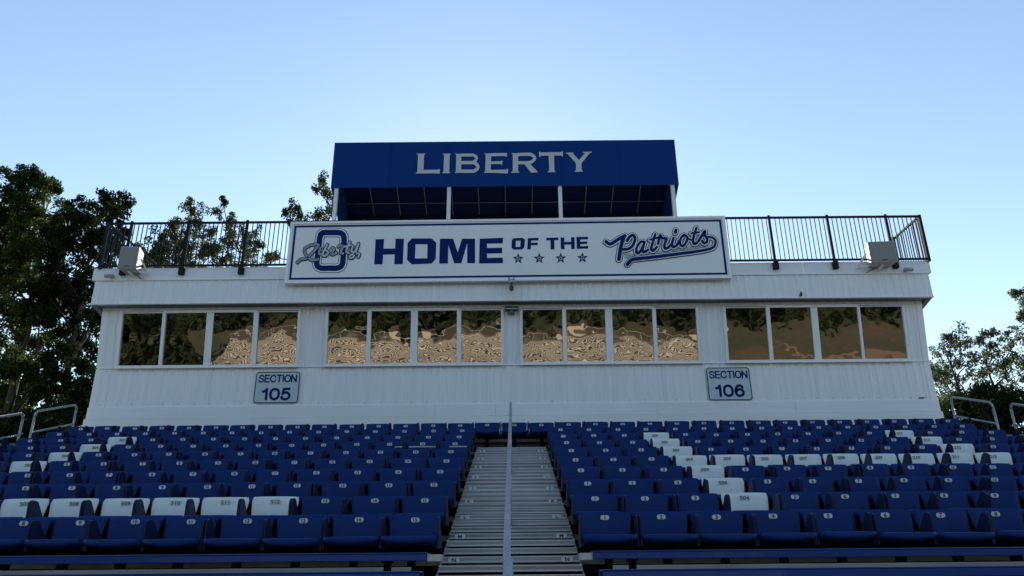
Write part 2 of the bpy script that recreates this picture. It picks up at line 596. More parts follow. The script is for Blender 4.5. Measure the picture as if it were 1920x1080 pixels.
# ------------------------------------------------------------------ aisle stairs with row letters
def stairs(name, label, xc, half, k0, k1, letters):
    t = thing(name, (xc, row_y(k0) - .6, row_floor(k0)), label, 'stairs')
    n = 3
    stick = 1050
    for k in range(k0, k1 + 1):
        for j in range(n):
            q = (k - 1) + j / n
            y = 7.06 + q * ROWP
            z = CZ + .12 + q * ROWR                      # centre of the step's face
            if k == 9 and j == 2:
                continue
            b = MB()
            h = ROWR / n
            b.box(xc - half, xc + half, y, y + ROWP / n + .02, z + h / 2 - .016, z + h / 2 - .004, 0)
            b.box(xc - half + .002, xc + half - .002, y + .004, y + .012, z - h / 2 + .020, z + h / 2 - .016, 1)
            b.box(xc - half, xc + half, y - .014, y + .014, z - h / 2 + .020, z - h / 2 + .034, 0)   # bright lip
            st = b.build('step', [M['alu'], M['aludull'] if (k * 3 + j) % 5 not in (1, 2) else M['aluworn']], t)
            if j == 0 and k in letters:
                for sx in (-1, 1):
                    c = xc + sx * (half - .11)
                    lb = MB()
                    lb.prism(rrect(.105, .046, .020, 3, c, z + .004), lambda a, cc, tt: (a, tt, cc), y - .014, y - .017, 0)
                    vs, fs = text_mesh(letters[k], .046, offset=.0016, sx=1.2)
                    lb.add([(c + vx, y - .019, z + .004 + vz) for vx, vz in vs], fs, 1)
                    lb.build('row_letter', [M['plate'], M['ink']], st)
    sd = MB()
    for sx in (-1, 1):
        ya, yb = 7.06 + (k0 - 1) * ROWP, 7.06 + k1 * ROWP
        za, zb = CZ + .12 + (k0 - 1) * ROWR, CZ + .12 + k1 * ROWR
        sd.prism([(ya, za - .25), (yb, zb - .25), (yb, zb - .02), (ya, za - .02)], lambda a, c, tt: (tt, a, c), xc + sx * half, xc + sx * (half + .012))
    sd.build('stringer', M['aludull'], t)
    return t
LET = dict(zip(range(1, 10), 'NMLKJIHGF'))
stairs('aisle_stairs', 'grey aluminium aisle stairs rising between the two blue seat blocks', -.035, .613, -1, 9, LET)
stairs('side_stairs', 'side aisle steps beyond the left end of the seat rows', -8.62, .55, 1, 10, {})
stairs('side_stairs', 'side aisle steps beyond the right end of the seat rows', 8.62, .55, 1, 10, {})
# landing board and painted shade at the head of the stairs under the top row of seats
b = MB()
b.box(-.66, .62, 7.06 + 9 * ROWP, 7.10 + 9 * ROWP, Zc(828.5, 13.8), Zc(823.5, 13.8))
dk = MB()
dk.box(-.68, .64, 7.125 + 9 * ROWP, 7.14 + 9 * ROWP, Zc(834, 13.85), Zc(812, 13.85))
dk.build('head_shade_sheet', M['black'], gs)  # black sheet standing in for the shade under the top seats
tag(b.build('landing_board', M['beige']), 'bare tan board across the head of the stairs below the top seats', 'board')

# ------------------------------------------------------------------ blue benches in front of the first row
def bench(label, x0, x1, Y, pyt, pyb, cap_side, caplen):
    zt, zb = Zc(pyt, Y), Zc(pyb, Y)
    t = thing('bench', ((x0 + x1) / 2, Y + .13, zb - .35), label, 'bench', 'blue plank benches')
    b = MB()
    b.box(x0, x1, Y, Y + .24, zt - .012, zt)
    b.box(x0, x1, Y - .004, Y + .014, zb, zt - .012)
    b.box(x0, x1, Y + .226, Y + .24, zb + .01, zt - .012)
    b.build('plank', M['benchblue'], t, bevel=.011)
    if caplen:
        c = MB()
        e = x1 if cap_side > 0 else x0
        c.box(min(e, e + cap_side * caplen), max(e, e + cap_side * caplen), Y + .02, Y + .2, zb - .004, zt - .014)
        c.build('end_bracket', M['beige'], t, bevel=.004)
    n = 3
    for i in range(n):
        xx = x0 + .3 + (x1 - x0 - .6) * i / max(1, n - 1)
        c = MB()
        c.box(xx - .025, xx + .025, Y + .10, Y + .15, zb - .36, zb + .01)
        c.box(xx - .03, xx + .03, Y + .02, Y + .22, zb - .012, zb + .002)
        c.build('leg', M['matteblack'], t)
Yb0, Yb1 = 5.75, 5.0
zb0 = Zc(1040, Yb0)
zb1 = Zc(1075, Yb1)
bench('blue plank bench nearest the first seat row, left of the stairs', -7.6, Xat(800, Yb0, zb0), Yb0, 1034, 1050, 1, .105)
bench('blue plank bench nearest the first seat row, right of the stairs', Xat(1112, Yb0, zb0), 7.6, Yb0, 1034, 1050, -1, .09)
bench('blue plank bench at the bottom edge of the view, left of the stairs', -7.6, Xat(786, Yb1, zb1), Yb1, 1069, 1088, 1, 0)
bench('blue plank bench at the bottom edge of the view, right of the stairs', Xat(1130, Yb1, zb1), 7.6, Yb1, 1069, 1088, -1, 0)

# ------------------------------------------------------------------ handrails
def slope_z(y, h):               # height h above the stair line at depth y
    return CZ + .12 + (y - 7.06) / ROWP * ROWR + h
def handrail(label, x, ya, yb, h, rad, posts, group, xoff=0.0):
    t = thing('handrail', (x, ya, slope_z(ya, 0)), label, 'handrail', group)
    q = []
    for (y, dz) in ((ya, h - .10), (ya + .02, h - .04), (ya + .07, h), (yb - .07, h), (yb - .02, h - .04), (yb, h - .10)):
        q.append((x, y, slope_z(y, dz)))
    b = MB()
    b.tube(q, rad, 12)
    b.build('top_rail', M['galv'], t, smooth=True)
    b = MB()
    b.tube([(x, ya, slope_z(ya, h * .52)), (x, yb, slope_z(yb, h * .52))], rad * .9, 10)
    b.build('mid_rail', M['galv'], t, smooth=True)
    for y in posts:
        b = MB()
        hh = h - .10 if y in (ya, yb) else h
        b.tube([(x, y, slope_z(y, -.06)), (x, y, slope_z(y, hh))], rad, 12)
        b.tube([(x, y, slope_z(y, -.05)), (x, y, slope_z(y, -.035))], rad * 2.2, 12)
        b.build('post', M['galv'], t, smooth=True)
RG = 'galvanised handrails'
def rail_y(py, h):
    return min((abs(proj((0, 2 + i * .01, slope_z(2 + i * .01, h)))[1] - py), 2 + i * .01) for i in range(700))[1]
YJ = rail_y(1040, .78)
handrail('long galvanised handrail up the middle of the stairs to the press box', -.045, YJ, 13.9, .78, .0215, (YJ, 8.2, 10.9, 13.9), RG)
handrail('galvanised handrail at the foot of the stairs, its upper end in view', -.034, 1.2, YJ - .09, .79, .027, (1.2, YJ - .09), RG)
handrail('pipe handrail on the far left beside the press box corner', -8.42, 13.05, 14.25, .78, .020, (13.05, 14.25), RG)
handrail('pipe handrail at the left edge of the view, lower of the two', -8.42, 10.6, 12.75, .78, .020, (10.6, 12.75), RG)
handrail('pipe handrail on the far right beside the press box corner', 8.45, 13.05, 14.25, .78, .020, (13.05, 14.25), RG)
handrail('pipe handrail at the right edge of the view, lower of the two', 8.62, 10.6, 12.85, .78, .020, (10.6, 12.85), RG)

# ------------------------------------------------------------------ press box
pb = thing('press_box', (0, YW, row_floor(12)), 'long white press box with four bronze mirror windows behind the seats', 'building')
ZS = Zc(685, YW)                                  # foot of the tilted window wall
TAU = R(9.0)
YF = YW - .45                                     # fascia front
Zfb, Zft, Zpt = Zc(564, YF), Zc(520, YF), Zc(497, YF)
zb1_, zb2_ = Zc(757.3, YW), Zc(779.8, YW)
YB = YW + 5.0
def ribbed(mb, x0, x1, s0, s1, fn, pitch=.152, depth=.010, mi=0):
    xs = []
    x = x0
    prof = [(0, 0), (.55, 0), (.66, 1), (.86, 1), (.97, 0)]
    while x < x1 - 1e-6:
        for (u, n) in prof:
            xx = x + u * pitch
            if xx < x1:
                xs.append((xx, n * depth))
        x += pitch
    xs.append((x1, 0))
    vs = [fn(xx, s, n) for s in (s0, s1) for xx, n in xs]
    k = len(xs)
    mb.add(vs, [(i, i + 1, k + i + 1, k + i) for i in range(k - 1)], mi)
# lower wall
b = MB()
ribbed(b, XL, XR, zb1_, ZS, lambda x, s, n: (x, YW - n, s))
b.build('lower_wall', M['siding'], pb, fix=False)
b = MB()
xs = [XL - .03, -5.1, -1.55, -.35, 2.85, 5.6, XR + .03]
for i in range(len(xs) - 1):
    b.box(xs[i] + .002, xs[i + 1] - .002, YW - .032 - .003 * (i % 2), YW + .05, zb2_ + .008, zb1_ - .006)
b.box(XL - .05, XR + .05, YW - .055, YW + .05, row_floor(12) + .02, zb2_)
b.build('base_board', M['board'], pb)
b = MB()
b.box(XL - .01, XR + .01, YW - .022, YW + .05, zb1_ - .006, zb1_ + .010)
b.box(XL + .005, XR - .005, YW - .03, YW + .05, ZS - .004, ZS + .016)
b.build('trim_strip', M['trim'], pb)
# tilted window wall
def T(x, s_, n):
    return (x, YW - s_ * math.sin(TAU) - n * math.cos(TAU), ZS + s_ * math.cos(TAU) - n * math.sin(TAU))
def s_at(py):                                     # distance up the tilted wall of photo line py
    dvec = P(960, py, 1.0)
    dz = dvec.z - CZ
    # YW - s sin = y ; ZS + s cos = CZ + y dz
    return (CZ + YW * dz - ZS) / (math.cos(TAU) + math.sin(TAU) * dz)
STOP = s_at(571)
b = MB()
ribbed(b, XL, XR, .016, STOP + .03, lambda x, s, n: T(x, s, n))
b.build('window_wall', M['siding'], pb, fix=False)
groups = [
    ([(227, 302), (308, 385), (398, 474), (483, 557)]),
    ([(614.5, 688), (695.5, 770), (783, 856.7), (864.5, 939.6)]),
    ([(980, 1055), (1062, 1135.6), (1149, 1224.5), (1231.6, 1306.7)]),
    ([(1363, 1439), (1446, 1523.5), (1536, 1611), (1616, 1695.5)])]
sB, sT = s_at(679.5), s_at(582)
rw = random.Random(5)
def tbox(mb, x0, x1, s0, s1, n0, n1, mi=0):
    vs = [T(x, s, n) for s in (s0, s1) for n in (n0, n1) for x in (x0, x1)]
    mb.add(vs, [(0, 2, 3, 1), (4, 5, 7, 6), (0, 1, 5, 4), (2, 6, 7, 3), (0, 4, 6, 2), (1, 3, 7, 5)], mi)
for gi, panes in enumerate(groups):
    ym, zm = T(0, (sB + sT) / 2, .03)[1:]
    X = [(Xat(a, ym, zm), Xat(c, ym, zm)) for a, c in panes]
    fr = MB()
    fb, ft = sB - .045, sT + .055
    xa, xb = X[0][0] - .055, X[-1][1] + .055
    tbox(fr, xa, xb, fb, sB, .012, .065)                        # bottom rail
    tbox(fr, xa - .02, xb + .02, fb - .018, fb - .001, .012, .085)  # sill
    tbox(fr, xa, xb, sT, ft, .012, .060)                        # head
    ed = [xa] + [v for p in X for v in p] + [xb]
    for i in range(0, len(ed), 2):
        wide = ed[i + 1] - ed[i]
        if i == 4:                                              # pier between the two sashes
            tbox(fr, ed[i], ed[i + 1], sB, sT, .012, .050)
        else:
            tbox(fr, ed[i], ed[i + 1], sB, sT, .012, .062)
    wf = fr.build('window', M['trim'], pb, bevel=.004)
    for i0 in (0, 3):                                           # the outer sashes carry a thin dark head line
        sash = MB()
        tbox(sash, X[i0][0] - .02, X[i0][1] + .02, sT + .020, sT + .034, .061, .068)
        sash.build('sash_track', M['soffit'], wf)
    for pi, (x0, x1) in enumerate(X):
        pm = MB()
        nx, ns = 14, 14
        a1, a2 = rw.uniform(.0010, .0030), rw.uniform(-.0014, .0014)
        ph = rw.uniform(0, 6)
        kx, kz = rw.uniform(-.004, .004), rw.uniform(-.003, .003)
        vs = []
        for j in range(ns + 1):
            for i in range(nx + 1):
                u, v = -1 + 2 * i / nx, -1 + 2 * j / ns
                bow = a1 * (1 - u * u) * (1 - v * v) + a2 * math.sin(2.6 * u + ph) * math.cos(2.2 * v + ph) + kx * u + kz * v
                vs.append(T(x0 - .008 + (x1 - x0 + .016) * i / nx, sB - .008 + (sT - sB + .016) * j / ns, .026 + bow))
        pm.add(vs, [(j * (nx + 1) + i, j * (nx + 1) + i + 1, (j + 1) * (nx + 1) + i + 1, (j + 1) * (nx + 1) + i) for j in range(ns) for i in range(nx)])
        pm.build('pane', M['glass'], wf, smooth=True, fix=False)
# corner trims
for x0, x1 in ((XL - .02, XL + .10), (XR - .10, XR + .02)):
    b = MB()
    b.box(x0, x1, YW - .016, YW + .05, zb1_ + .010, ZS - .004)
    tbox(b, x0, x1, .02, STOP + .02, -.05, .016)
    b.build('corner_trim', M['trim'], pb)
for x in (-6.1, -3.0, .02, 3.05, 6.1):                          # laps of the siding sheets
    b = MB()
    b.box(x - .012, x + .012, YW - .0125, YW - .0105, zb1_ + .012, ZS - .005)
    b.build('siding_lap', M['trim'], pb)
b = MB()
for i in range(54):                                             # screw heads along the lower edge
    x = XL + .2 + i * (XR - XL - .4) / 53
    b.tube([(x, YW - .027, zb1_ + .055), (x, YW - .009, zb1_ + .055)], .007, 6)
    b.tube([(x, YW - .027, ZS - .05), (x, YW - .009, ZS - .05)], .007, 6)
tag(b.build('screws', M['cabinet'], pb), kind='stuff')
# side and rear walls, core
b = MB()
b.box(XL, XL + .05, YW + .05, YB, row_floor(12), Zft)
b.box(XR - .05, XR, YW + .05, YB, row_floor(12), Zft)
b.box(XL, XR, YB, YB + .05, row_floor(12), Zft)
for sx in (XL, XR - .05):
    b.prism([(YW + .05, ZS), (YW + .05, Zfb), (YW - .16, Zfb), (YW + .0, ZS)], lambda a, c, t: (t, a, c), sx + .001, sx + .049)
b.build('side_wall', M['siding'], pb)
# fascia, soffit, parapet, roof
OV = Xat(1750, YF, Zfb) - XR                      # side overhang
fx0, fx1 = Xat(170, YF, Zfb), Xat(1750, YF, Zfb)
b = MB()
ribbed(b, fx0, fx1, Zfb + .02, Zft, lambda x, s, n: (x, YF - n, s))
b.box(fx0 - .004, fx0 + .03, YF + .004, YB + .3, Zfb + .02, Zft)
b.box(fx1 - .03, fx1 + .004, YF + .004, YB + .3, Zfb + .02, Zft)
b.build('fascia', M['siding'], pb, fix=False)
b = MB()
b.box(fx0 - .008, fx1 + .008, YF - .018, YF + .05, Zfb - .002, Zfb + .022)
b.box(fx0 + .02, fx1 - .02, YF - .035, YF + .05, Zft - .004, Zft + .016)
b.build('drip_edge', M['trim'], pb)
b = MB()
b.box(fx0 + .032, fx1 - .032, YF + .05, YB + .25, Zfb + .002, Zfb + .02)
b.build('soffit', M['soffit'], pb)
for xa_, xb_ in ((fx0 + .004, XL - .03), (XR + .03, fx1 - .004)):
    b = MB()
    b.prism([(YF + .02, Zfb - .004), (YF + 1.6, Zfb - .38), (YF + 1.6, Zfb + .0), (YF + .02, Zfb + .0)], lambda a, c, t: (t, a, c), xa_, xb_)
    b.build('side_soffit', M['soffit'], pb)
px0, px1 = Xat(177, YF, Zpt), Xat(1741, YF, Zpt)
b = MB()
xs = [px0, -6.0, -3.1, 0.0, 3.1, 6.0, px1]
for i in range(len(xs) - 1):
    b.box(xs[i] + .0015, xs[i + 1] - .0015, YF - .012 - .002 * (i % 2), YF + .04, Zft + .016, Zpt)
b.box(px0, px0 + .04, YF + .04, YB + .25, Zft + .016, Zpt)
b.box(px1 - .04, px1, YF + .04, YB + .25, Zft + .016, Zpt)
b.build('parapet', M['board'], pb)
b = MB()
b.box(px0 + .04, px1 - .04, YF + .04, YB + .25, Zft - .05, Zft + .06)
b.build('roof', M['roof'], pb)

# ------------------------------------------------------------------ roof railing
YR = YF - .045
ZRT = Zc(411, YR)
rl = thing('roof_railing', (0, YR, Zpt), 'black metal railing along the press box roof edge with upright bars', 'railing')
rx0, rx1 = Xat(196, YR, ZRT - .5), Xat(1732, YR, ZRT - .5)
zbr = Zpt + .035
b = MB()
b.box(rx0, rx1, YR - .02, YR + .02, ZRT - .04, ZRT)
for x in (rx0, rx1):
    b.box(x - .02, x + .02, YR + .021, YR + 4.2, ZRT - .04, ZRT)
b.build('top_rail', M['rail'], rl)
b = MB()
b.box(rx0 + .02, rx1 - .02, YR - .016, YR + .016, zbr - .02, zbr + .02)
for x in (rx0, rx1):
    b.box(x - .016, x + .016, YR + .021, YR + 4.2, zbr - .02, zbr + .02)
b.build('bottom_rail', M['rail'], rl)
px = [Xat(q, YR, (ZRT + Zpt) / 2) for q in (240, 349, 459)]
pr = [Xat(q, YR, (ZRT + Zpt) / 2) for q in (1447, 1557, 1668)]
mid = [px[2] + (pr[0] - px[2]) * i / 9 for i in range(1, 9)]
for x in px + mid + pr:
    b = MB()
    b.box(x - .026, x + .026, YR - .026, YR + .026, Zpt - .13, ZRT + .03)
    b.box(x - .055, x + .055, YR - .05, YR + .028, Zpt - .17, Zpt - .01)
    b.build('post', M['rail'], rl, bevel=.006)
for x in (rx0, rx1):
    for yy in (YR, YR + 1.15, YR + 2.3, YR + 3.45):
        b = MB()
        b.box(x - .028, x + .028, yy - .026, yy + .026, Zpt - .02, ZRT + (.01 if yy == YR else .03))
        b.build('post', M['rail'], rl)
b = MB()
n = int((rx1 - rx0) / .092)
allp = px + mid + pr
for i in range(1, n):
    x = rx0 + (rx1 - rx0) * i / n
    if min(abs(x - q) for q in allp) > .04:
        b.box(x - .0075, x + .0075, YR - .0075, YR + .0075, zbr + .02, ZRT - .04)
for xx in (rx0, rx1):
    for i in range(1, 45):
        yy = YR + i * .092
        b.box(xx - .0075, xx + .0075, yy - .0075, yy + .0075, zbr + .02, ZRT - .04)
b.build('balusters', M['rail'], rl)

# ------------------------------------------------------------------ flat lettering helpers (drawn in metres on a plane y = Y)
class Face:
    """collects flat marks on the plane Y; each mark sits a little proud of the one before"""
    def __init__(s, Y, fn):
        s.Y, s.fn, s.k = Y, fn, 0
        s.mb = MB()
    def pt(s, q, y):
        px, py = s.fn(q)
        v = P(px, py, s.Y)
        sc = y / s.Y
        return (v.x, y, v.z)
    def poly(s, pts, mi=0, lift=None):
        s.k += 1
        y = s.Y - (.00012 * s.k if lift is None else lift)
        vs = [s.pt(q, y) for q in pts]
        s.mb.add(vs, [tuple(range(len(vs)))], mi)
    def ring(s, outer, inner, mi=0):
        s.k += 1
        y = s.Y - .00012 * s.k
        n = len(outer)
        vs = [s.pt(q, y) for q in outer] + [s.pt(q, y) for q in inner]
        s.mb.add(vs, [(i, (i + 1) % n, n + (i + 1) % n, n + i) for i in range(n)], mi)
    def stroke(s, pts, wd, mi=0, closed=False, lift=0.0, taper=None):
        pts = [Vector(p) for p in smooth_path(pts, closed)]
        n = len(pts)
        s.k += 1
        y = s.Y - .00012 * s.k - lift
        L, Rr = [], []
        for i, p in enumerate(pts):
            if closed:
                a, c = pts[i - 1], pts[(i + 1) % n]
            else:
                a, c = pts[max(0, i - 1)], pts[min(n - 1, i + 1)]
            dv = (c - a)
            dv = dv.normalized() if dv.length > 1e-6 else Vector((1, 0))
            nr = Vector((-dv.y, dv.x))
            hw = wd / 2
            if taper:
                tt = i / (n - 1)
                hw = wd / 2 + (taper[0] * (1 - tt) + taper[1] * tt) / 2
            L.append(p + nr * hw)
            Rr.append(p - nr * hw)
        vs = [s.pt(q, y) for q in L + Rr]
        rng = range(n) if closed else range(n - 1)
        s.mb.add(vs, [(i, (i + 1) % n, n + (i + 1) % n, n + i) for i in rng], mi)
        if not closed:                                   # round ends
            for e, (p, q) in enumerate(((pts[0], pts[1]), (pts[-1], pts[-2]))):
                hw = wd / 2 if not taper else wd / 2 + taper[e] / 2
                dv = (p - q).normalized()
                a0 = math.atan2(dv.y, dv.x)
                s.k += 1
                yy = s.Y - .00012 * s.k - lift
                cap = [p + Vector((math.cos(a0 + t), math.sin(a0 + t))) * hw for t in [R(-90 + 30 * i) for i in range(7)]]
                s.mb.add([s.pt(c, yy) for c in cap], [tuple(range(7))], mi)
def smooth_path(pts, closed=False, sub=5):
    if len(pts) < 3:
        return [Vector(p) for p in pts]
    v = [Vector(p) for p in pts]
    n = len(v)
    out = []
    for i in range(n if closed else n - 1):
        p0 = v[i - 1] if (closed or i > 0) else v[0]
        p1, p2 = v[i], v[(i + 1) % n]
        p3 = v[(i + 2) % n] if (closed or i + 2 < n) else v[-1]
        for k in range(sub):
            t = k / sub
            out.append(.5 * ((2 * p1) + (-p0 + p2) * t + (2 * p0 - 5 * p1 + 4 * p2 - p3) * t * t + (-p0 + 3 * p1 - 3 * p2 + p3) * t ** 3))
    if not closed:
        out.append(v[-1])
    return out
def zoomfn(ox, oy, sc):
    return lambda q: (ox + q[0] / sc, oy + q[1] / sc)

# ------------------------------------------------------------------ big white sign
YS = YF - .13
C4 = [P(545, 418, YS), P(1358, 406.5, YS), P(1370, 520.5, YS), P(537, 530.5, YS)]
bs = thing('banner_sign', ((C4[2].x + C4[3].x) / 2, YS, C4[2].z), 'wide white sign with blue lettering and border hung on the roof edge', 'sign')
xa = (C4[0].x + C4[3].x) / 2
xb = (C4[1].x + C4[2].x) / 2
zt0, zt1, zb0_, zb1__ = C4[0].z, C4[1].z, C4[3].z, C4[2].z
b = MB()
def quadslab(mb, q, y0, y1, mi=0):
    vs = [(x, y, z) for y in (y0, y1) for x, z in q]
    mb.add(vs, [(0, 1, 2, 3), (7, 6, 5, 4), (0, 4, 5, 1), (1, 5, 6, 2), (2, 6, 7, 3), (3, 7, 4, 0)], mi)
quadslab(b, [(xa, zt0), (xb, zt1), (xb, zb1__), (xa, zb0_)], YS, YS + .06)
b.build('panel', M['banner'], bs)
b = MB()
def inset(e):
    return [(xa + e, zt0 - e), (xb - e, zt1 - e), (xb - e, zb1__ + e), (xa + e, zb0_ + e)]
o1, i1 = inset(-.015), inset(.035)
vs = [(x, YS - .022, z) for x, z in o1] + [(x, YS - .022, z) for x, z in i1]
vs2 = [(x, YS + .065, z) for x, z in o1] + [(x, YS - .002, z) for x, z in i1]
b.add(vs + vs2, [(i, (i + 1) % 4, 4 + (i + 1) % 4, 4 + i) for i in range(4)] + [(i, (i + 1) % 4, 8 + (i + 1) % 4, 8 + i) for i in range(4)] +
      [(4 + i, 4 + (i + 1) % 4, 12 + (i + 1) % 4, 12 + i) for i in range(4)])
b.build('frame', M['bannerlight'], bs)
b = MB()
o1, i1 = inset(.066), inset(.110)
b.add([(x, YS - .003, z) for x, z in o1 + i1], [(i, (i + 1) % 4, 4 + (i + 1) % 4, 4 + i) for i in range(4)])
b.build('border_stripe', M['navy'], bs, fix=False)
# HOME OF THE + stars
fc = Face(YS - .003, zoomfn(690, 430, 4.571))
WORDS = {
    'home': [[(65, 85), (138, 83), (125, 300), (53, 300)], [(237, 80), (308, 80), (298, 298), (225, 300)], [(130, 165), (235, 165), (232, 215), (127, 217)],
             [(617, 80), (690, 80), (685, 292), (610, 294)], [(850, 80), (918, 80), (918, 290), (850, 290)],
             [(672, 80), (730, 80), (800, 290), (738, 292)], [(805, 80), (862, 80), (800, 290), (740, 292)],
             [(957, 80), (1020, 78), (1020, 292), (952, 293)], [(1018, 78), (1157, 72), (1155, 120), (1018, 122)],
             [(1018, 160), (1150, 157), (1150, 205), (1018, 208)], [(1018, 245), (1155, 242), (1157, 290), (1018, 292)]],
    'of': [[(1370, 75), (1400, 75), (1395, 172), (1365, 172)], [(1398, 75), (1462, 72), (1460, 95), (1398, 97)], [(1398, 115), (1455, 113), (1455, 135), (1397, 136)]],
    'the': [[(1528, 72), (1632, 70), (1632, 92), (1528, 95)], [(1563, 93), (1598, 92), (1598, 172), (1566, 173)],
            [(1650, 70), (1682, 69), (1685, 170), (1653, 171)], [(1740, 68), (1770, 67), (1772, 168), (1742, 170)], [(1681, 108), (1742, 107), (1743, 130), (1682, 131)],
            [(1785, 66), (1818, 65), (1820, 166), (1790, 168)], [(1816, 65), (1885, 63), (1886, 85), (1816, 87)],
            [(1816, 106), (1880, 104), (1880, 124), (1816, 127)], [(1817, 145), (1886, 142), (1887, 165), (1818, 166)]]}
for wd_, polys in WORDS.items():
    fc = Face(YS - .003, zoomfn(690, 430, 4.571))
    for q in polys:
        fc.poly(q)
    if wd_ == 'home':
        fc.ring([(375, 78), (545, 78), (585, 115), (580, 255), (545, 293), (375, 300), (335, 262), (340, 118)],
                [(408, 128), (510, 128), (510, 128), (508, 248), (508, 248), (402, 250), (402, 250), (408, 128)])
    if wd_ == 'of':
        fc.ring([(1250, 75), (1325, 73), (1345, 90), (1340, 155), (1322, 172), (1248, 175), (1230, 158), (1232, 92)],
                [(1268, 98), (1308, 97), (1308, 97), (1305, 150), (1305, 150), (1265, 150), (1265, 150), (1268, 98)])
    fc.mb.build('lettering', M['navy'], bs, fix=False)
for (cx, cy) in ((1287, 252), (1467, 250), (1652, 248), (1838, 245)):
    fc = Face(YS - .003, zoomfn(690, 430, 4.571))
    def star(r1, r2, rot=0):
        return [(cx + (r1 if i % 2 == 0 else r2) * math.sin(math.pi * i / 5 + rot), cy - (r1 if i % 2 == 0 else r2) * math.cos(math.pi * i / 5 + rot)) for i in range(10)]
    o_, n_ = star(50, 21), star(31, 12)
    fc.ring(o_, n_)
    pts = star(40, 6)
    for i in range(0, 10, 2):
        fc.stroke([(cx, cy), pts[i]], 5)
    fc.mb.build('star', M['navy'], bs, fix=False)
# script word with tail
fz = zoomfn(1110, 405, 7.11)
S = [([(185, 345), (235, 378), (300, 348), (370, 300), (440, 268)], 38), ([(425, 275), (395, 370), (372, 480), (357, 580)], 46),
     ([(465, 335), (505, 278), (550, 262), (572, 310), (545, 390), (490, 440), (420, 450)], 32),
     ([(695, 352), (645, 350), (600, 415), (588, 485), (620, 500), (665, 435), (700, 355)], 27), ([(700, 352), (672, 450), (690, 490), (745, 455)], 27),
     ([(840, 250), (805, 370), (785, 440), (812, 468), (862, 420)], 28), ([(768, 322), (880, 292)], 20),
     ([(878, 375), (905, 262), (935, 300), (992, 308), (962, 390), (972, 440), (1015, 425), (1050, 385)], 28),
     ([(1085, 298), (1062, 385), (1085, 420), (1130, 390), (1155, 340)], 28), ([(1116, 195), (1110, 225)], 34),
     ([(1225, 258), (1182, 300), (1172, 375), (1205, 408), (1250, 360), (1268, 295), (1228, 258)], 27),
     ([(1268, 300), (1318, 325)], 16), ([(1388, 165), (1352, 280), (1342, 350), (1372, 380), (1420, 335)], 28), ([(1318, 238), (1425, 222)], 20),
     ([(1420, 335), (1500, 208), (1500, 255), (1532, 310), (1525, 355), (1490, 368), (1465, 338)], 28)]
TAIL = [(1545, 283), (1610, 298), (1645, 350), (1615, 420), (1540, 450), (1400, 476), (1200, 503), (1000, 530), (800, 555), (620, 573), (525, 592), (470, 650)]
fc = Face(YS - .003, fz)
fc.poly([(420, 480), (600, 520), (760, 480), (980, 450), (1200, 420), (1440, 385), (1560, 420), (1520, 445), (1200, 485), (800, 540), (560, 560), (440, 570)], 0)
fc.mb.build('script_backing', M['bannergrey'], bs, fix=False)
fc = Face(YS - .0035, fz)
for p_, w_ in S:
    fc.stroke(p_, w_ + 54, 0)
fc.stroke(TAIL, 36 + 52, 0, taper=(-10, 0))
for p_, w_ in S:
    fc.stroke(p_, w_ + 34, 1, lift=.005)
fc.stroke(TAIL, 36 + 32, 1, lift=.005, taper=(-10, 0))
for p_, w_ in S:
    fc.stroke(p_, w_ + 7, 2, lift=.010)
fc.stroke(TAIL, 42, 2, lift=.010, taper=(-14, 10))
fc.mb.build('script_lettering', [M['navyline'], M['bannerlight'], M['navy']], bs, fix=False)
# block O emblem with script across it
fz = zoomfn(540, 415, 9.82)
OP = [(640, 215), (800, 208), (960, 215), (1030, 290), (1022, 540), (1000, 790), (915, 860), (760, 863), (610, 860), (530, 790), (560, 540), (590, 290)]
fc = Face(YS - .003, fz)
fc.stroke(OP, 172, 0, True)
fc.stroke(OP, 148, 1, True, lift=.002)
fc.stroke(OP, 104, 2, True, lift=.004)
fc.mb.build('emblem', [M['navyline'], M['bannerlight'], M['navy']], bs, fix=False)
W = [[(170, 760), (240, 700), (330, 690), (440, 590), (560, 450), (530, 425), (420, 440), (310, 510), (325, 610), (430, 715), (560, 700)],
     [(600, 490), (570, 590), (620, 610)], [(725, 430), (640, 600), (680, 640), (740, 580), (700, 535)],
     [(790, 590), (850, 520), (820, 490), (780, 560), (815, 615), (890, 580)], [(925, 470), (965, 440), (1010, 470), (965, 580), (1015, 590)],
     [(1140, 385), (1075, 550), (1120, 585)], [(1040, 470), (1160, 440)], [(1195, 460), (1170, 555), (1230, 555), (1300, 410)], [(1290, 450), (1210, 650), (1140, 675), (1160, 620), (1310, 595), (1295, 660)]]
fc = Face(YS - .010, fz)
for p_ in W:
    fc.stroke(p_, 68, 0)
for p_ in W:
    fc.stroke(p_, 34, 1, lift=.0025)
for p_ in W[:2] + W[3:5]:
    fc.stroke(p_, 8, 0, lift=.005)
fc.mb.build('emblem_script', [M['navyline'], M['emblemgrey']], bs, fix=False)

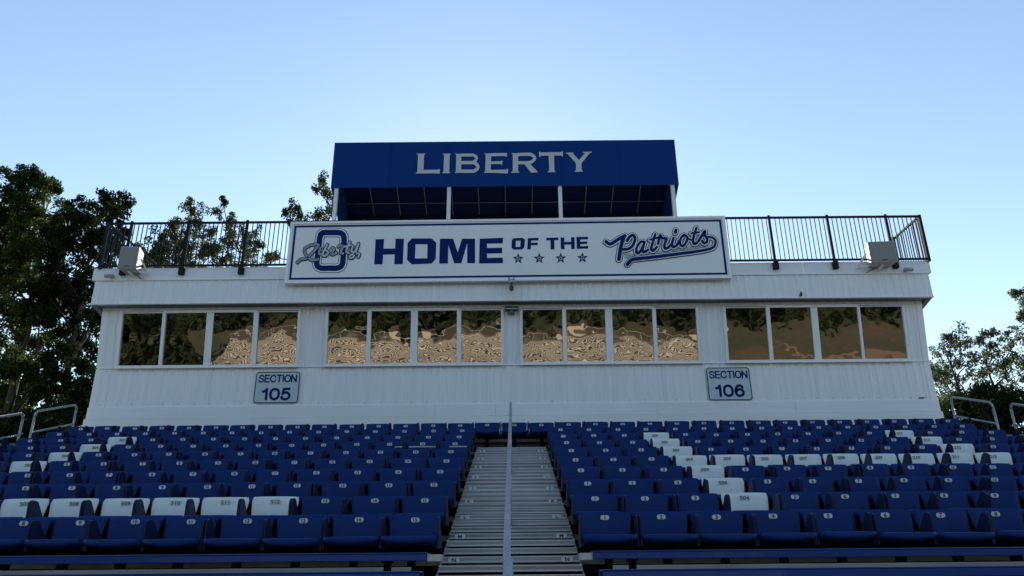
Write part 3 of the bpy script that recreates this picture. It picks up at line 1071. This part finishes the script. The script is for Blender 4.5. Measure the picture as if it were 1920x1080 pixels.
# ------------------------------------------------------------------ section signs
OVAL = [(.5, 1), (.12, .86), (0, .5), (.12, .14), (.5, 0), (.88, .14), (1, .5), (.88, .86)]
GL = {'S': (.85, [([(.80, .80), (.62, .97), (.25, .97), (.05, .76), (.2, .56), (.6, .46), (.82, .25), (.62, .03), (.22, .02), (.02, .22)], False)]),
      'E': (.75, [([(0, 0), (0, 1)], False), ([(0, 1), (.75, 1)], False), ([(0, .52), (.68, .52)], False), ([(0, 0), (.75, 0)], False)]),
      'C': (.95, [([(.92, .72), (.75, .95), (.45, 1), (.12, .84), (0, .5), (.12, .16), (.45, 0), (.75, .05), (.95, .3)], False)]),
      'T': (.85, [([(0, 1), (.85, 1)], False), ([(.425, 1), (.425, 0)], False)]), 'I': (.1, [([(.05, 0), (.05, 1)], False)]),
      'O': (1.0, [(OVAL, True)]), 'N': (.85, [([(0, 0), (0, 1)], False), ([(0, 1), (.85, 0)], False), ([(.85, 0), (.85, 1)], False)]),
      '1': (.62, [([(.5, 0), (.5, 1)], False), ([(.46, .98), (.28, .80), (0, .76)], False)]), '0': (1.1, [([(u * 1.1, v) for u, v in OVAL], True)]),
      '5': (1.05, [([(.95, 1), (.22, 1)], False), ([(.22, 1), (.10, .52)], False), ([(.10, .50), (.35, .64), (.75, .62), (1.02, .36), (.85, .06), (.45, -.02), (.1, .08), (0, .22)], False)]),
      '6': (1.05, [([(.95, .84), (.7, 1), (.35, .97), (.08, .7), (.02, .35), (.2, .06), (.55, 0), (.9, .1), (1.02, .34), (.85, .58), (.5, .64), (.18, .52), (.04, .38)], False)])}
def section_sign(num, corners, label):
    Yq = YW - .030
    q = [P(x, y, Yq) for x, y in corners]        # tl tr br bl
    cx = sum(v.x for v in q) / 4
    cz = sum(v.z for v in q) / 4
    wd = ((q[1].x - q[0].x) + (q[2].x - q[3].x)) / 2
    hg = ((q[0].z - q[3].z) + (q[1].z - q[2].z)) / 2
    t = thing('section_sign', (cx, Yq, cz - hg / 2), label, 'sign', 'section signs on the press box wall')
    t2 = MB()
    t2.prism(rrect(wd, hg, .07, 5, cx, cz), lambda a, c, tt: (a, tt, c), Yq, Yq + .008)
    t2.build('panel', M['signblue'], t)
    o_, i_ = rrect(wd - .016, hg - .016, .062, 5, cx, cz), rrect(wd - .050, hg - .050, .045, 5, cx, cz)
    t2 = MB()
    n = len(o_)
    t2.add([(x, Yq - .0015, z) for x, z in o_ + i_], [(i, (i + 1) % n, n + (i + 1) % n, n + i) for i in range(n)])
    t2.build('border', M['navyline'], t, fix=False)
    def word(txt, cw, hgt, stroke, gap, zc):
        tot = sum(GL[c][0] for c in txt) * cw + gap * (len(txt) - 1)
        f2 = Face(Yq - .0025, None)
        f2.pt = lambda q, y: (q[0], y, q[1])
        x = cx - tot / 2
        for c in txt:
            for path, closed in GL[c][1]:
                f2.stroke([(x + u * cw, zc + (v - .5) * hgt) for u, v in path], stroke, 0, closed)
            x += GL[c][0] * cw + gap
        f2.mb.build('lettering', M['navy'], t, fix=False)
    word('SECTION', .108, .135, .027, .028, cz + hg * .275)
    word(num, .15, .205, .052, .062, cz - hg * .21)
section_sign('105', [(480, 697), (563, 696), (560, 756), (474, 757)], 'pale blue sign reading section 105 on the white wall')
section_sign('106', [(1323, 689), (1405, 688), (1412, 750), (1329, 752)], 'pale blue sign reading section 106 on the white wall')

# ------------------------------------------------------------------ canopy
YC = 15.3
ct = Zc(264.5, YC)
cb = Zc(348, YC)
cx0, cx1 = Xat(624, YC, (ct + cb) / 2), Xat(1268.5, YC, (ct + cb) / 2)
cn = thing('canopy', (0, YC, Zft + .06), 'dark blue canvas canopy with pale lettering standing on the press box roof', 'canopy')
rng = random.Random(3)
b = MB()
nx, nz = 48, 6
vs = []
for j in range(nz + 1):
    for i in range(nx + 1):
        x = cx0 + (cx1 - cx0) * i / nx
        z = cb + (ct - cb) * j / nz
        sag = -.012 * math.sin(math.pi * ((i * 12 / nx) % 1)) if j == nz else 0
        vs.append((x, YC - .006 * math.sin(i * .8) * (1 - j / nz), z + sag))
b.add(vs, [(j * (nx + 1) + i, j * (nx + 1) + i + 1, (j + 1) * (nx + 1) + i + 1, (j + 1) * (nx + 1) + i) for j in range(nz) for i in range(nx)])
YR2 = YC + 1.9
zr_top, zr_bot = ct - .95, cb - .85
for x in (cx0, cx1):
    b.add([(x, YC, cb), (x, YC, ct), (x, YR2, zr_top), (x, YR2, zr_bot)], [(0, 1, 2, 3)])
b.build('valance', M['canvas'], cn, smooth=True, fix=False)
b = MB()
b.add([(cx0, YC, ct), (cx1, YC, ct), (cx1, YR2, zr_top), (cx0, YR2, zr_top)], [(0, 1, 2, 3)])
b.add([(cx0, YR2, zr_top), (cx1, YR2, zr_top), (cx1, YR2, zr_bot), (cx0, YR2, zr_bot)], [(0, 1, 2, 3)])
b.build('cover', M['canvasdark'], cn, fix=False)
b = MB()
b.box(cx0, cx1, YC - .012, YC + .012, cb - .012, cb + .012)
b.build('hem', M['canvas'], cn)
for i in range(1, 12):
    x = cx0 + (cx1 - cx0) * i / 12
    b = MB()
    b.tube([(x, YC + .05, ct - .09), (x, YR2 - .05, zr_top - .05)], .014, 8)
    b.build('rafter', M['canopyrib'], cn)
b = MB()
for f_ in (.40, .8):
    yy = YC + (YR2 - YC) * f_
    b.tube([(cx0 + .03, yy, ct - .06 + (zr_top - ct) * f_ - .02), (cx1 - .03, yy, ct - .06 + (zr_top - ct) * f_ - .02)], .012, 8)
b.build('purlin', M['canopyrib'], cn)
for q in (629, 841.5, 1050.5, 1263):
    x = Xat(q, YC + .03, cb - .3)
    b = MB()
    b.box(x - .042, x + .042, YC + .02, YC + .10, Zft + .06, cb + .5)
    b.box(x - .09, x + .09, YC - .03, YC + .15, Zft + .061, Zft + .075)
    b.build('post', M['post'], cn)
for x in (cx0 + .06, (cx0 + cx1) / 2, cx1 - .06):
    b = MB()
    b.box(x - .035, x + .035, YR2 - .1, YR2 - .03, Zft + .06, zr_top - .02)
    b.build('post', M['rail'], cn)
for i in range(1, 6):
    x = cx0 + (cx1 - cx0) * i / 6
    b = MB()
    b.box(x - .010, x + .010, YC - .0085, YC - .0065, cb, ct - .004)
    b.build('seam', M['canvas'], cn)
fc = Face(YC - .014, zoomfn(770, 270, 5.486))
for q in ([(77, 108), (138, 108), (130, 303), (66, 303)], [(62, 98), (150, 98), (148, 109), (62, 109)], [(128, 266), (285, 264), (285, 302), (128, 303)], [(283, 258), (302, 257), (298, 303), (283, 303)], [(55, 294), (70, 294), (70, 304), (55, 304)],
          [(345, 108), (402, 108), (396, 292), (337, 292)], [(332, 99), (413, 99), (412, 109), (332, 109)], [(327, 290), (406, 289), (405, 300), (326, 300)],
          [(470, 102), (523, 102), (518, 296), (464, 298)], [(457, 99), (474, 99), (474, 109), (457, 109)], [(455, 288), (470, 288), (470, 299), (455, 299)],
          [(772, 98), (828, 98), (822, 296), (766, 297)], [(760, 96), (775, 96), (775, 106), (760, 106)], [(757, 288), (770, 288), (770, 298), (757, 298)],
          [(826, 95), (990, 92), (990, 132), (975, 132), (972, 124), (826, 126)], [(824, 180), (930, 177), (930, 170), (943, 170), (941, 216), (928, 216), (928, 206), (823, 206)],
          [(821, 267), (985, 264), (987, 255), (1002, 255), (1000, 303), (821, 297)],
          [(1050, 95), (1107, 95), (1104, 288), (1050, 290)], [(1037, 93), (1055, 93), (1055, 103), (1037, 103)], [(1035, 285), (1117, 283), (1116, 296), (1035, 298)],
          [(1165, 200), (1222, 198), (1312, 292), (1238, 296)],
          [(1322, 88), (1565, 82), (1565, 118), (1322, 122)], [(1320, 78), (1335, 78), (1335, 134), (1322, 134)], [(1552, 76), (1567, 76), (1566, 128), (1552, 128)],
          [(1420, 118), (1475, 117), (1478, 282), (1424, 285)], [(1412, 278), (1488, 275), (1487, 289), (1412, 293)],
          [(1612, 100), (1668, 97), (1748, 185), (1702, 200)], [(1795, 92), (1845, 90), (1757, 198), (1708, 190)], [(1700, 188), (1757, 186), (1760, 278), (1700, 280)],
          [(1597, 90), (1672, 87), (1672, 99), (1600, 101)], [(1772, 82), (1863, 79), (1860, 91), (1774, 94)], [(1690, 274), (1770, 272), (1769, 285), (1690, 287)]):
    fc.poly(q)
for pth, wd in (([(518, 115), (600, 114), (650, 117), (678, 145), (650, 185), (600, 191), (518, 191)], 30), ([(518, 193), (600, 192), (660, 196), (692, 237), (660, 276), (600, 281), (518, 281)], 34),
                ([(1105, 109), (1190, 107), (1240, 110), (1276, 145), (1240, 186), (1190, 193), (1105, 194)], 33)):
    fc.stroke(pth, wd)
fc.mb.build('lettering', M['lettersilver'], cn, fix=False)

# ------------------------------------------------------------------ loudspeakers, cameras, fixtures
def speaker(label, px0_, px1_, pyt, pyb, turn):
    Ys = YR - .32
    a = P(px0_, pyb, Ys)
    c = P(px1_, pyt, Ys)
    wd, hg = (c.x - a.x) * .98, c.z - a.z
    cx = (a.x + c.x) / 2
    t = thing('loudspeaker', (cx, Ys, a.z), label, 'loudspeaker', 'roof edge loudspeakers')
    b = MB()
    b.prism([(-wd / 2, 0), (wd / 2, 0), (wd * .36, .36), (-wd * .36, .36)], lambda p, q, tt: (cx + p, Ys + q, a.z + tt), 0, hg)
    b.build('cabinet', M['cabinet'], t, bevel=.01)
    b = MB()
    b.box(cx - wd * .46, cx + wd * .46, Ys - .012, Ys - .001, a.z + hg * .05, a.z + hg * .95)
    b.build('grille', M['grille'], t, bevel=.004)
    b = MB()
    b.box(cx - .05, cx + .05, Ys - .016, Ys - .012, a.z + hg * .07, a.z + hg * .11)
    b.build('badge', M['black'], t)
    b = MB()
    s_ = 1 if turn > 0 else -1
    b.bar((cx + s_ * wd * .52, Ys + .12, a.z + hg * .55), (cx + s_ * wd * .8, Ys + .30, a.z + hg * .06), .03, .02)
    b.bar((cx + s_ * wd * .2, Ys + .15, a.z + hg * .02), (cx + s_ * wd * .85, Ys + .30, a.z + hg * .02), .03, .02)
    b.bar((cx, Ys + .12, a.z - .02), (cx, Ys + .40, a.z - .02), .05, .03)
    b.build('bracket', M['trim'], t)
    b = MB()
    b.tube([(cx + s_ * wd * .1, Ys + .34, a.z + .02), (cx + s_ * wd * .5, Ys + .33, a.z - .10), (cx + s_ * wd * 1.1, Ys + .335, a.z - .115), (cx + s_ * wd * 1.5, Ys + .33, a.z - .02)], .008, 6)
    b.build('cable', M['black'], t)
    t.rotation_euler = (0, 0, R(turn))
speaker('beige box loudspeaker on the roof edge, left end', 219, 262, 462, 503, 4)
speaker('beige box loudspeaker on the roof edge, right end', 1634, 1677, 452, 491, -4)

def bullet(label, px_, py_, Yq, dirx):
    c = P(px_, py_, Yq)
    t = thing('security_camera', (c.x, c.y, c.z), label, 'camera', 'security cameras')
    b = MB()
    b.tube([(c.x, YF - .012, c.z + .03), (c.x, YF - .028, c.z + .03)], .045, 14)
    b.tube([(c.x, YF - .028, c.z + .03), (c.x, Yq + .02, c.z + .02)], .016, 8)
    b.build('mount', M['cabinet'], t, smooth=False)
    b = MB()
    b.tube([(c.x - dirx * .06, Yq + .02, c.z + .02), (c.x + dirx * .07, Yq - .06, c.z - .02)], .038, 14)
    b.build('body', M['cabinet'], t, smooth=False)
    b = MB()
    b.tube([(c.x + dirx * .0705, Yq - .0605, c.z - .0202), (c.x + dirx * .075, Yq - .0635, c.z - .0215)], .034, 14)
    b.build('lens', M['lens'], t)
bullet('small security camera under the roof railing, left end', 206, 518, YF - .10, -1)
bullet('small security camera under the roof railing, right end', 1702, 506, YF - .10, 1)

# camera on a bracket at the middle of the sign's lower edge
c = P(959, 530, YS - .12)
t = thing('sign_camera', (c.x, c.y, c.z - .15), 'dark camera on a drop bracket at the middle of the sign bottom edge', 'camera')
b = MB()
b.box(c.x - .075, c.x + .075, YS - .10, YS - .024, c.z + .02, c.z + .09)
b.tube([(c.x - .06, YS - .12, c.z + .12), (c.x - .02, YS - .08, c.z + .06)], .012, 8)
b.tube([(c.x + .06, YS - .12, c.z + .12), (c.x + .02, YS - .08, c.z + .06)], .012, 8)
b.build('clamp', M['galv'], t)
b = MB()
b.box(c.x - .022, c.x + .022, YS - .08, YS - .05, c.z - .12, c.z + .02)
b.build('drop_arm', M['black'], t)
b = MB()
b.tube([(c.x, YS - .20, c.z - .14), (c.x, YS - .02, c.z - .10)], .045, 14)
b.build('body', M['black'], t, smooth=False)
b = MB()
b.tube([(c.x, YS - .206, c.z - .1415), (c.x, YS - .2005, c.z - .1402)], .038, 14)
b.build('lens', M['lens'], t)
# light fixture under the soffit between the middle windows
sf = s_at(583)
c = Vector(T(Xat(959, YW - .15, Zfb), sf, .06))
t = thing('wall_light', tuple(c), 'dark flat light fixture under the soffit between the two middle windows', 'light fixture')
b = MB()
b.box(c.x - .135, c.x + .135, c.y - .14, c.y + .02, c.z - .012, c.z + .05)
b.build('housing', M['black'], t, bevel=.008)
b = MB()
b.box(c.x - .125, c.x + .125, c.y - .146, c.y - .1405, c.z - .022, c.z - .004)
b.build('lip', M['galv'], t)
b = MB()
b.box(c.x - .06, c.x + .06, c.y - .05, c.y + .03, c.z - .085, c.z - .012)
b.tube([(c.x - .03, c.y - .09, c.z - .06), (c.x + .03, c.y - .09, c.z - .06)], .03, 10)
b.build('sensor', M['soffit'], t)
# small dark hook on the right half of the fascia
c = P(1500, 552, YF - .015)
t = thing('fascia_hook', tuple(c), 'tiny dark hook on the white fascia above the right windows', 'hook')
b = MB()
b.prism([(-.022, -.04), (.026, -.04), (.03, .045), (.012, .05), (.004, -.005), (-.018, -.012)], lambda a, q, tt: (c.x + a, tt, c.z + q), YF - .06, YF - .012)
b.build('plate', M['black'], t)
c = P(1728, 746, YW - .02)
b = MB()
b.box(c.x - .05, c.x + .05, YW - .024, YW - .012, c.z - .012, c.z + .012)
b.build('vent_slot', M['black'], pb)

# ------------------------------------------------------------------ trees
LROT = None
def leaves(centres, size, rngn, per):
    """numpy arrays of small pointed leaf faces about each cluster centre (centre, radius)"""
    n = len(centres) * per
    c = np.repeat(np.array([tuple(q[0]) for q in centres]), per, axis=0)
    r = np.repeat(np.array([q[1] for q in centres]), per)
    dv = rngn.normal(size=(n, 3))
    dv /= np.linalg.norm(dv, axis=1)[:, None]
    p = c + dv * (r * rngn.random(n) ** .45)[:, None]
    a = rngn.normal(size=(n, 3))
    a[:, 2] -= .5
    a /= np.linalg.norm(a, axis=1)[:, None]
    e = np.cross(a, rngn.normal(size=(n, 3)))
    e /= np.linalg.norm(e, axis=1)[:, None]
    s = size * rngn.uniform(.6, 1.35, n)[:, None]
    v = np.stack([p - a * s * .5, p + e * s * .24 - a * s * .05, p + a * s * .5, p - e * s * .24 - a * s * .05], axis=1).reshape(-1, 3)
    return v
def leaf_obj(name, v, mm, parent):
    n = len(v) // 4
    off = np.array(parent_off(parent)) if parent else np.zeros(3)
    me = bpy.data.meshes.new(name)
    me.vertices.add(len(v))
    me.vertices.foreach_set('co', (v - off).astype(np.float32).ravel())
    me.loops.add(4 * n)
    me.loops.foreach_set('vertex_index', np.arange(4 * n, dtype=np.int32))
    me.polygons.add(n)
    me.polygons.foreach_set('loop_start', np.arange(0, 4 * n, 4, dtype=np.int32))
    me.update(calc_edges=True)
    me.materials.append(mm)
    return link(name, me, parent)
def tree(name, label, Y, base_px, clumps, per, size, mm, seed, depth=2.0, group='trees behind the stand', trunk_r=.16, nsub=1.0, cat='tree'):
    rg = random.Random(seed)
    rn = np.random.default_rng(seed)
    bx = P(base_px, 700, Y).x
    t = thing(name, (bx, Y, 0), label, cat, group)
    wood = MB()
    zs = []
    subs = []
    tops = []
    for (px, py, rp) in clumps:
        yy = Y + rg.uniform(-depth, depth)
        c = P(px, py, yy)
        r = rp * yy / F * 1.05
        tops.append((c, r))
        zs.append(c.z)
    ztop = max(zs)
    cx = sum(c.x for c, r in tops) / len(tops)
    def trunk_at(f):
        return Vector((bx + (cx - bx) * f * f + .25 * math.sin(f * 5 + seed), Y + .2 * math.sin(f * 4 + seed * 2), ztop * f * .93))
    pts = [trunk_at(i / 10) for i in range(11)]
    wood.tube(pts, [trunk_r * (1 - .88 * i / 10) + .012 for i in range(11)], 9)
    for c, r in tops:
        f = min(.95, max(.12, (c.z - .35 * abs(c.x - cx) - r) / (ztop * .93)))
        a = trunk_at(f)
        mid = a.lerp(c, .55) + Vector((rg.uniform(-.2, .2), rg.uniform(-.2, .2), -.15 * (c - a).length * .4))
        rr = trunk_r * (1 - .8 * f) * .5
        wood.tube([a, mid, c, c + Vector((0, 0, r * .5))], [rr + .012, rr * .6 + .010, .014, .005], 6)
        k = max(5, int(nsub * (r / .32) ** 2 * 4.6))
        for i in range(k):
            dv = Vector((rg.gauss(0, 1), rg.gauss(0, 1), rg.gauss(0, 1))).normalized()
            q = c + Vector((dv.x * r, dv.y * r * 1.1, dv.z * r * .9)) * (rg.random() ** .4)
            subs.append((q, rg.uniform(.16, .34) * (r ** .3)))
            if i % 3 == 0:
                wood.tube([c, c.lerp(q, .6) + Vector((0, 0, -.03)), q], [.012, .008, .003], 5)
    leaf_obj('crown', leaves(subs, size, rn, per), mm, t)
    wood.build('trunk', M['bark'], t, smooth=True, fix=False)
    return t
A, B, C, D = M['leafA'], M['leafB'], M['leafC'], M['leafD']
tree('broadleaf_tree', 'tall dark tree at the left edge with two bare lower trunks', 23, 35,
     [(30, 348, 42), (75, 345, 40), (100, 358, 26), (20, 395, 48), (78, 400, 48), (5, 450, 60), (70, 460, 55), (30, 520, 55), (-40, 420, 70), (-30, 500, 70), (85, 530, 45),
      (20, 585, 40), (75, 600, 38), (-20, 640, 40), (95, 650, 36), (30, 690, 40), (60, 740, 45), (0, 750, 45), (45, 640, 34), (10, 700, 40), (85, 700, 36), (60, 560, 40), (20, 800, 50)], 110, .115, A, 11, 2.0, trunk_r=.22)
tree('broadleaf_tree', 'very dark dense tree beside the left wall of the press box', 21.5, 95,
     [(190, 382, 32), (228, 385, 24), (165, 400, 38), (132, 428, 42), (212, 418, 32), (180, 450, 46), (120, 490, 50), (200, 470, 36), (150, 550, 52), (176, 530, 30), (110, 590, 46),
      (160, 620, 36), (128, 680, 44), (160, 690, 28), (105, 745, 44), (145, 740, 30), (135, 790, 40), (185, 500, 30), (170, 745, 26), (150, 660, 36), (95, 560, 40), (100, 440, 36), (170, 780, 30), (160, 720, 30), (175, 590, 30), (120, 780, 40)], 105, .115, C, 12, 1.6, trunk_r=.2, nsub=1.0)
tree('young_tree', 'sparse olive-leaved tree behind the roof railing, left of the smaller sapling', 24, 350,
     [(358, 382, 20), (372, 400, 18), (340, 425, 28), (380, 440, 30), (300, 448, 24), (325, 470, 32), (288, 478, 24), (398, 475, 28), (358, 485, 30), (265, 470, 18), (310, 500, 26), (390, 505, 22), (345, 455, 24), (275, 500, 22), (365, 425, 20), (330, 445, 22), (385, 465, 22), (300, 485, 24), (350, 505, 26)], 90, .095, B, 13, 1.0, trunk_r=.1, nsub=1.0)
tree('young_tree', 'thin leafy sapling behind the roof railing with one bare top shoot', 25, 440,
     [(418, 378, 10), (430, 412, 15), (450, 440, 24), (480, 438, 18), (428, 465, 24), (466, 475, 24), (488, 458, 12), (512, 484, 12), (450, 498, 20), (440, 425, 16), (465, 455, 18), (425, 445, 18), (480, 490, 20), (435, 490, 20), (412, 400, 10)], 75, .095, B, 14, .8, trunk_r=.07, nsub=.9)
tree('broadleaf_tree', 'dark tree top against the sky at the left post of the blue canopy', 25, 640,
     [(600, 335, 14), (594, 355, 18), (612, 365, 20), (603, 392, 20), (625, 390, 20), (640, 420, 30), (600, 410, 14)], 50, .11, A, 15, 1.0, trunk_r=.12)
tree('broadleaf_tree', 'low dark tree top just above the left corner of the white sign', 26, 556,
     [(546, 384, 14), (560, 396, 16), (536, 398, 10), (568, 406, 14), (548, 412, 16), (515, 480, 8)], 46, .105, A, 16, .8, trunk_r=.1)
tree('broadleaf_tree', 'loose light green tree touching the right wall of the press box', 24, 1775,
     [(1786, 622, 20), (1768, 652, 24), (1800, 648, 24), (1758, 688, 28), (1790, 695, 28), (1818, 680, 20), (1775, 728, 28), (1762, 758, 28), (1745, 700, 20)], 60, .105, D, 17, 1.2, trunk_r=.12)
tree('broadleaf_tree', 'loose light green tree with a double rounded top on the right', 25, 1875,
     [(1858, 632, 20), (1880, 626, 20), (1850, 656, 22), (1892, 660, 24), (1870, 686, 26), (1838, 700, 20), (1912, 680, 26), (1903, 715, 26), (1840, 735, 26)], 60, .105, D, 18, 1.2, trunk_r=.12)
tree('broadleaf_tree', 'tall tree at the right edge showing only a branch of leaves', 22, 1990,
     [(1910, 548, 14), (1925, 562, 18), (1945, 575, 30), (1918, 592, 10), (1950, 620, 40), (1980, 560, 50), (1990, 660, 60)], 60, .105, D, 19, .8, trunk_r=.16)
for i, (px_, py_, lab) in enumerate(((1815, 775, 'dark hedge bush beside the right corner of the press box'), (1855, 762, 'dark hedge bush behind the upper right handrail'), (1905, 770, 'dark hedge bush at the right edge behind the lower handrail'),
                                     (75, 800, 'dark bush behind the left handrails'), (-5, 800, 'dark bush at the left edge of the view'))):
    tree('bush', lab, 21 + i * .3, px_, [(px_, py_, 42), (px_ - 30, py_ + 15, 36), (px_ + 30, py_ + 12, 36), (px_, py_ + 50, 45), (px_ - 15, py_ - 18, 26), (px_ + 18, py_ - 14, 26)], 34, .14, C, 40 + i, .6,
         group='hedge bushes', trunk_r=.06, nsub=1.2, cat='bush')

# ------------------------------------------------------------------ the far side of the field (seen in the window glass)
ob = thing('far_bleachers', (-6, -58, 0), 'tan bleachers across the field, seen reflected in the middle windows', 'bleachers')
pl = MB()
un = MB()
for i in range(21):
    y = -55 - i * .66
    z = 1.1 + i * .272
    pl.box(-35, 24, y - .28, y, z + .0, z + .085)
    pl.box(-35, 24, y - .65, y - .32, z - .19, z - .14)
    un.box(-35, 24, y - .655, y - .62, z - .13, z + .06)
pl.build('plank', M['bleach'], ob)
un.box(-35, 24, -69.2, -69, .02, 7.0)
un.build('understructure', M['bleachdark'], ob)
r_ = MB()
for i in range(20):
    x = -35 + 59 * i / 19
    r_.box(x - .04, x + .04, -69.0, -68.9, 6.9, 7.9)
r_.box(-35, 24, -69, -68.92, 7.86, 7.93)
r_.build('rear_rail', M['galv'], ob)
# slope added above the trees so the windows mirror no sky
h = MB()
vs = []
for j in range(7):
    for i in range(31):
        vs.append((-260 + 520 * i / 30, -134 - 14 * j, 8.6 + 38 * (j / 6) ** .8 + 2.5 * math.sin(i * 1.7 + j) * (j / 6)))
h.add(vs, [(j * 31 + i, j * 31 + i + 1, (j + 1) * 31 + i + 1, (j + 1) * 31 + i) for j in range(6) for i in range(30)])
tag(h.build('sky_screen_hill', M['woodfloor'], smooth=True), kind='structure')
# rising ground behind
h = MB()
nx, ny = 30, 10
vs = []
for j in range(ny + 1):
    for i in range(nx + 1):
        x = -160 + 320 * i / nx
        y = -72 - 6 * j
        vs.append((x, y, -.02 + 9.5 * (j / ny) ** .9 + (.5 * math.sin(x * .06) + .3 * math.sin(x * .15 + j)) * (j / ny)))
h.add(vs, [(j * (nx + 1) + i, j * (nx + 1) + i + 1, (j + 1) * (nx + 1) + i + 1, (j + 1) * (nx + 1) + i) for j in range(ny) for i in range(nx)])
tag(h.build('hill', M['hillside'], smooth=True), kind='structure')
h = MB()
h.add([(26, -72.5, .012), (75, -72.5, .012), (75, -50, .012), (26, -50, .012)], [(0, 1, 2, 3)])
vs = []
for j in range(5):
    for i in range(9):
        vs.append((27 + 46 * i / 8, -72.5 - 7 * j / 4 * 2.2, .012 + 2.9 * j / 4 + .05))
h.add(vs, [(j * 9 + i, j * 9 + i + 1, (j + 1) * 9 + i + 1, (j + 1) * 9 + i) for j in range(4) for i in range(8)])
tag(h.build('dirt_ground', M['dirt']), kind='structure')
rn = np.random.default_rng(99)
rg = random.Random(99)
cl = []
for i in range(760):
    x = rg.uniform(-150, 150)
    y = rg.uniform(-145, -118)
    cl.append((Vector((x, y, 9 + rg.uniform(-1, 23) * (1 + .2 * math.sin(x * .1)))), rg.uniform(1.5, 3.0)))
for i in range(170):
    x = rg.uniform(-95, -42)
    y = rg.uniform(-78, -56)
    cl.append((Vector((x, y, rg.uniform(0.5, 14))), rg.uniform(1.5, 2.6)))
tag(leaf_obj('distant_wood', leaves(cl, 1.7, rn, 90), M['leafD'], None), 'wooded slope across the field, only seen in the window reflections', 'wood', kind='stuff')
for i, (hx, hy, hw_, hh, lab) in enumerate(((-20, -116, 1.8, -.6, 'pale house on the far slope mirrored left of centre'), (14, -116, 2.0, -.6, 'wide pale house on the far slope mirrored right of centre'), (36, -116, 1.7, -.6, 'tall pale house on the far slope mirrored in the right windows'))):
    t = thing('house', (hx, hy, 6), lab, 'house', 'houses beyond the field')
    b = MB()
    b.box(hx - hw_, hx + hw_, hy - 4, hy + 4, 4, 8.8 + hh * .4)
    b.build('wall', M['housewall'], t)
    b = MB()
    z0 = 8.8 + hh * .4
    b.prism([(hy - 4.6, z0), (hy + 4.6, z0), (hy, z0 + 1.1)], lambda a, q, tt: (tt, a, q), hx - hw_ - .4, hx + hw_ + .4)
    b.build('roof', M['houseroof'], t)
print('seats', count, 'objects', len(bpy.data.objects))
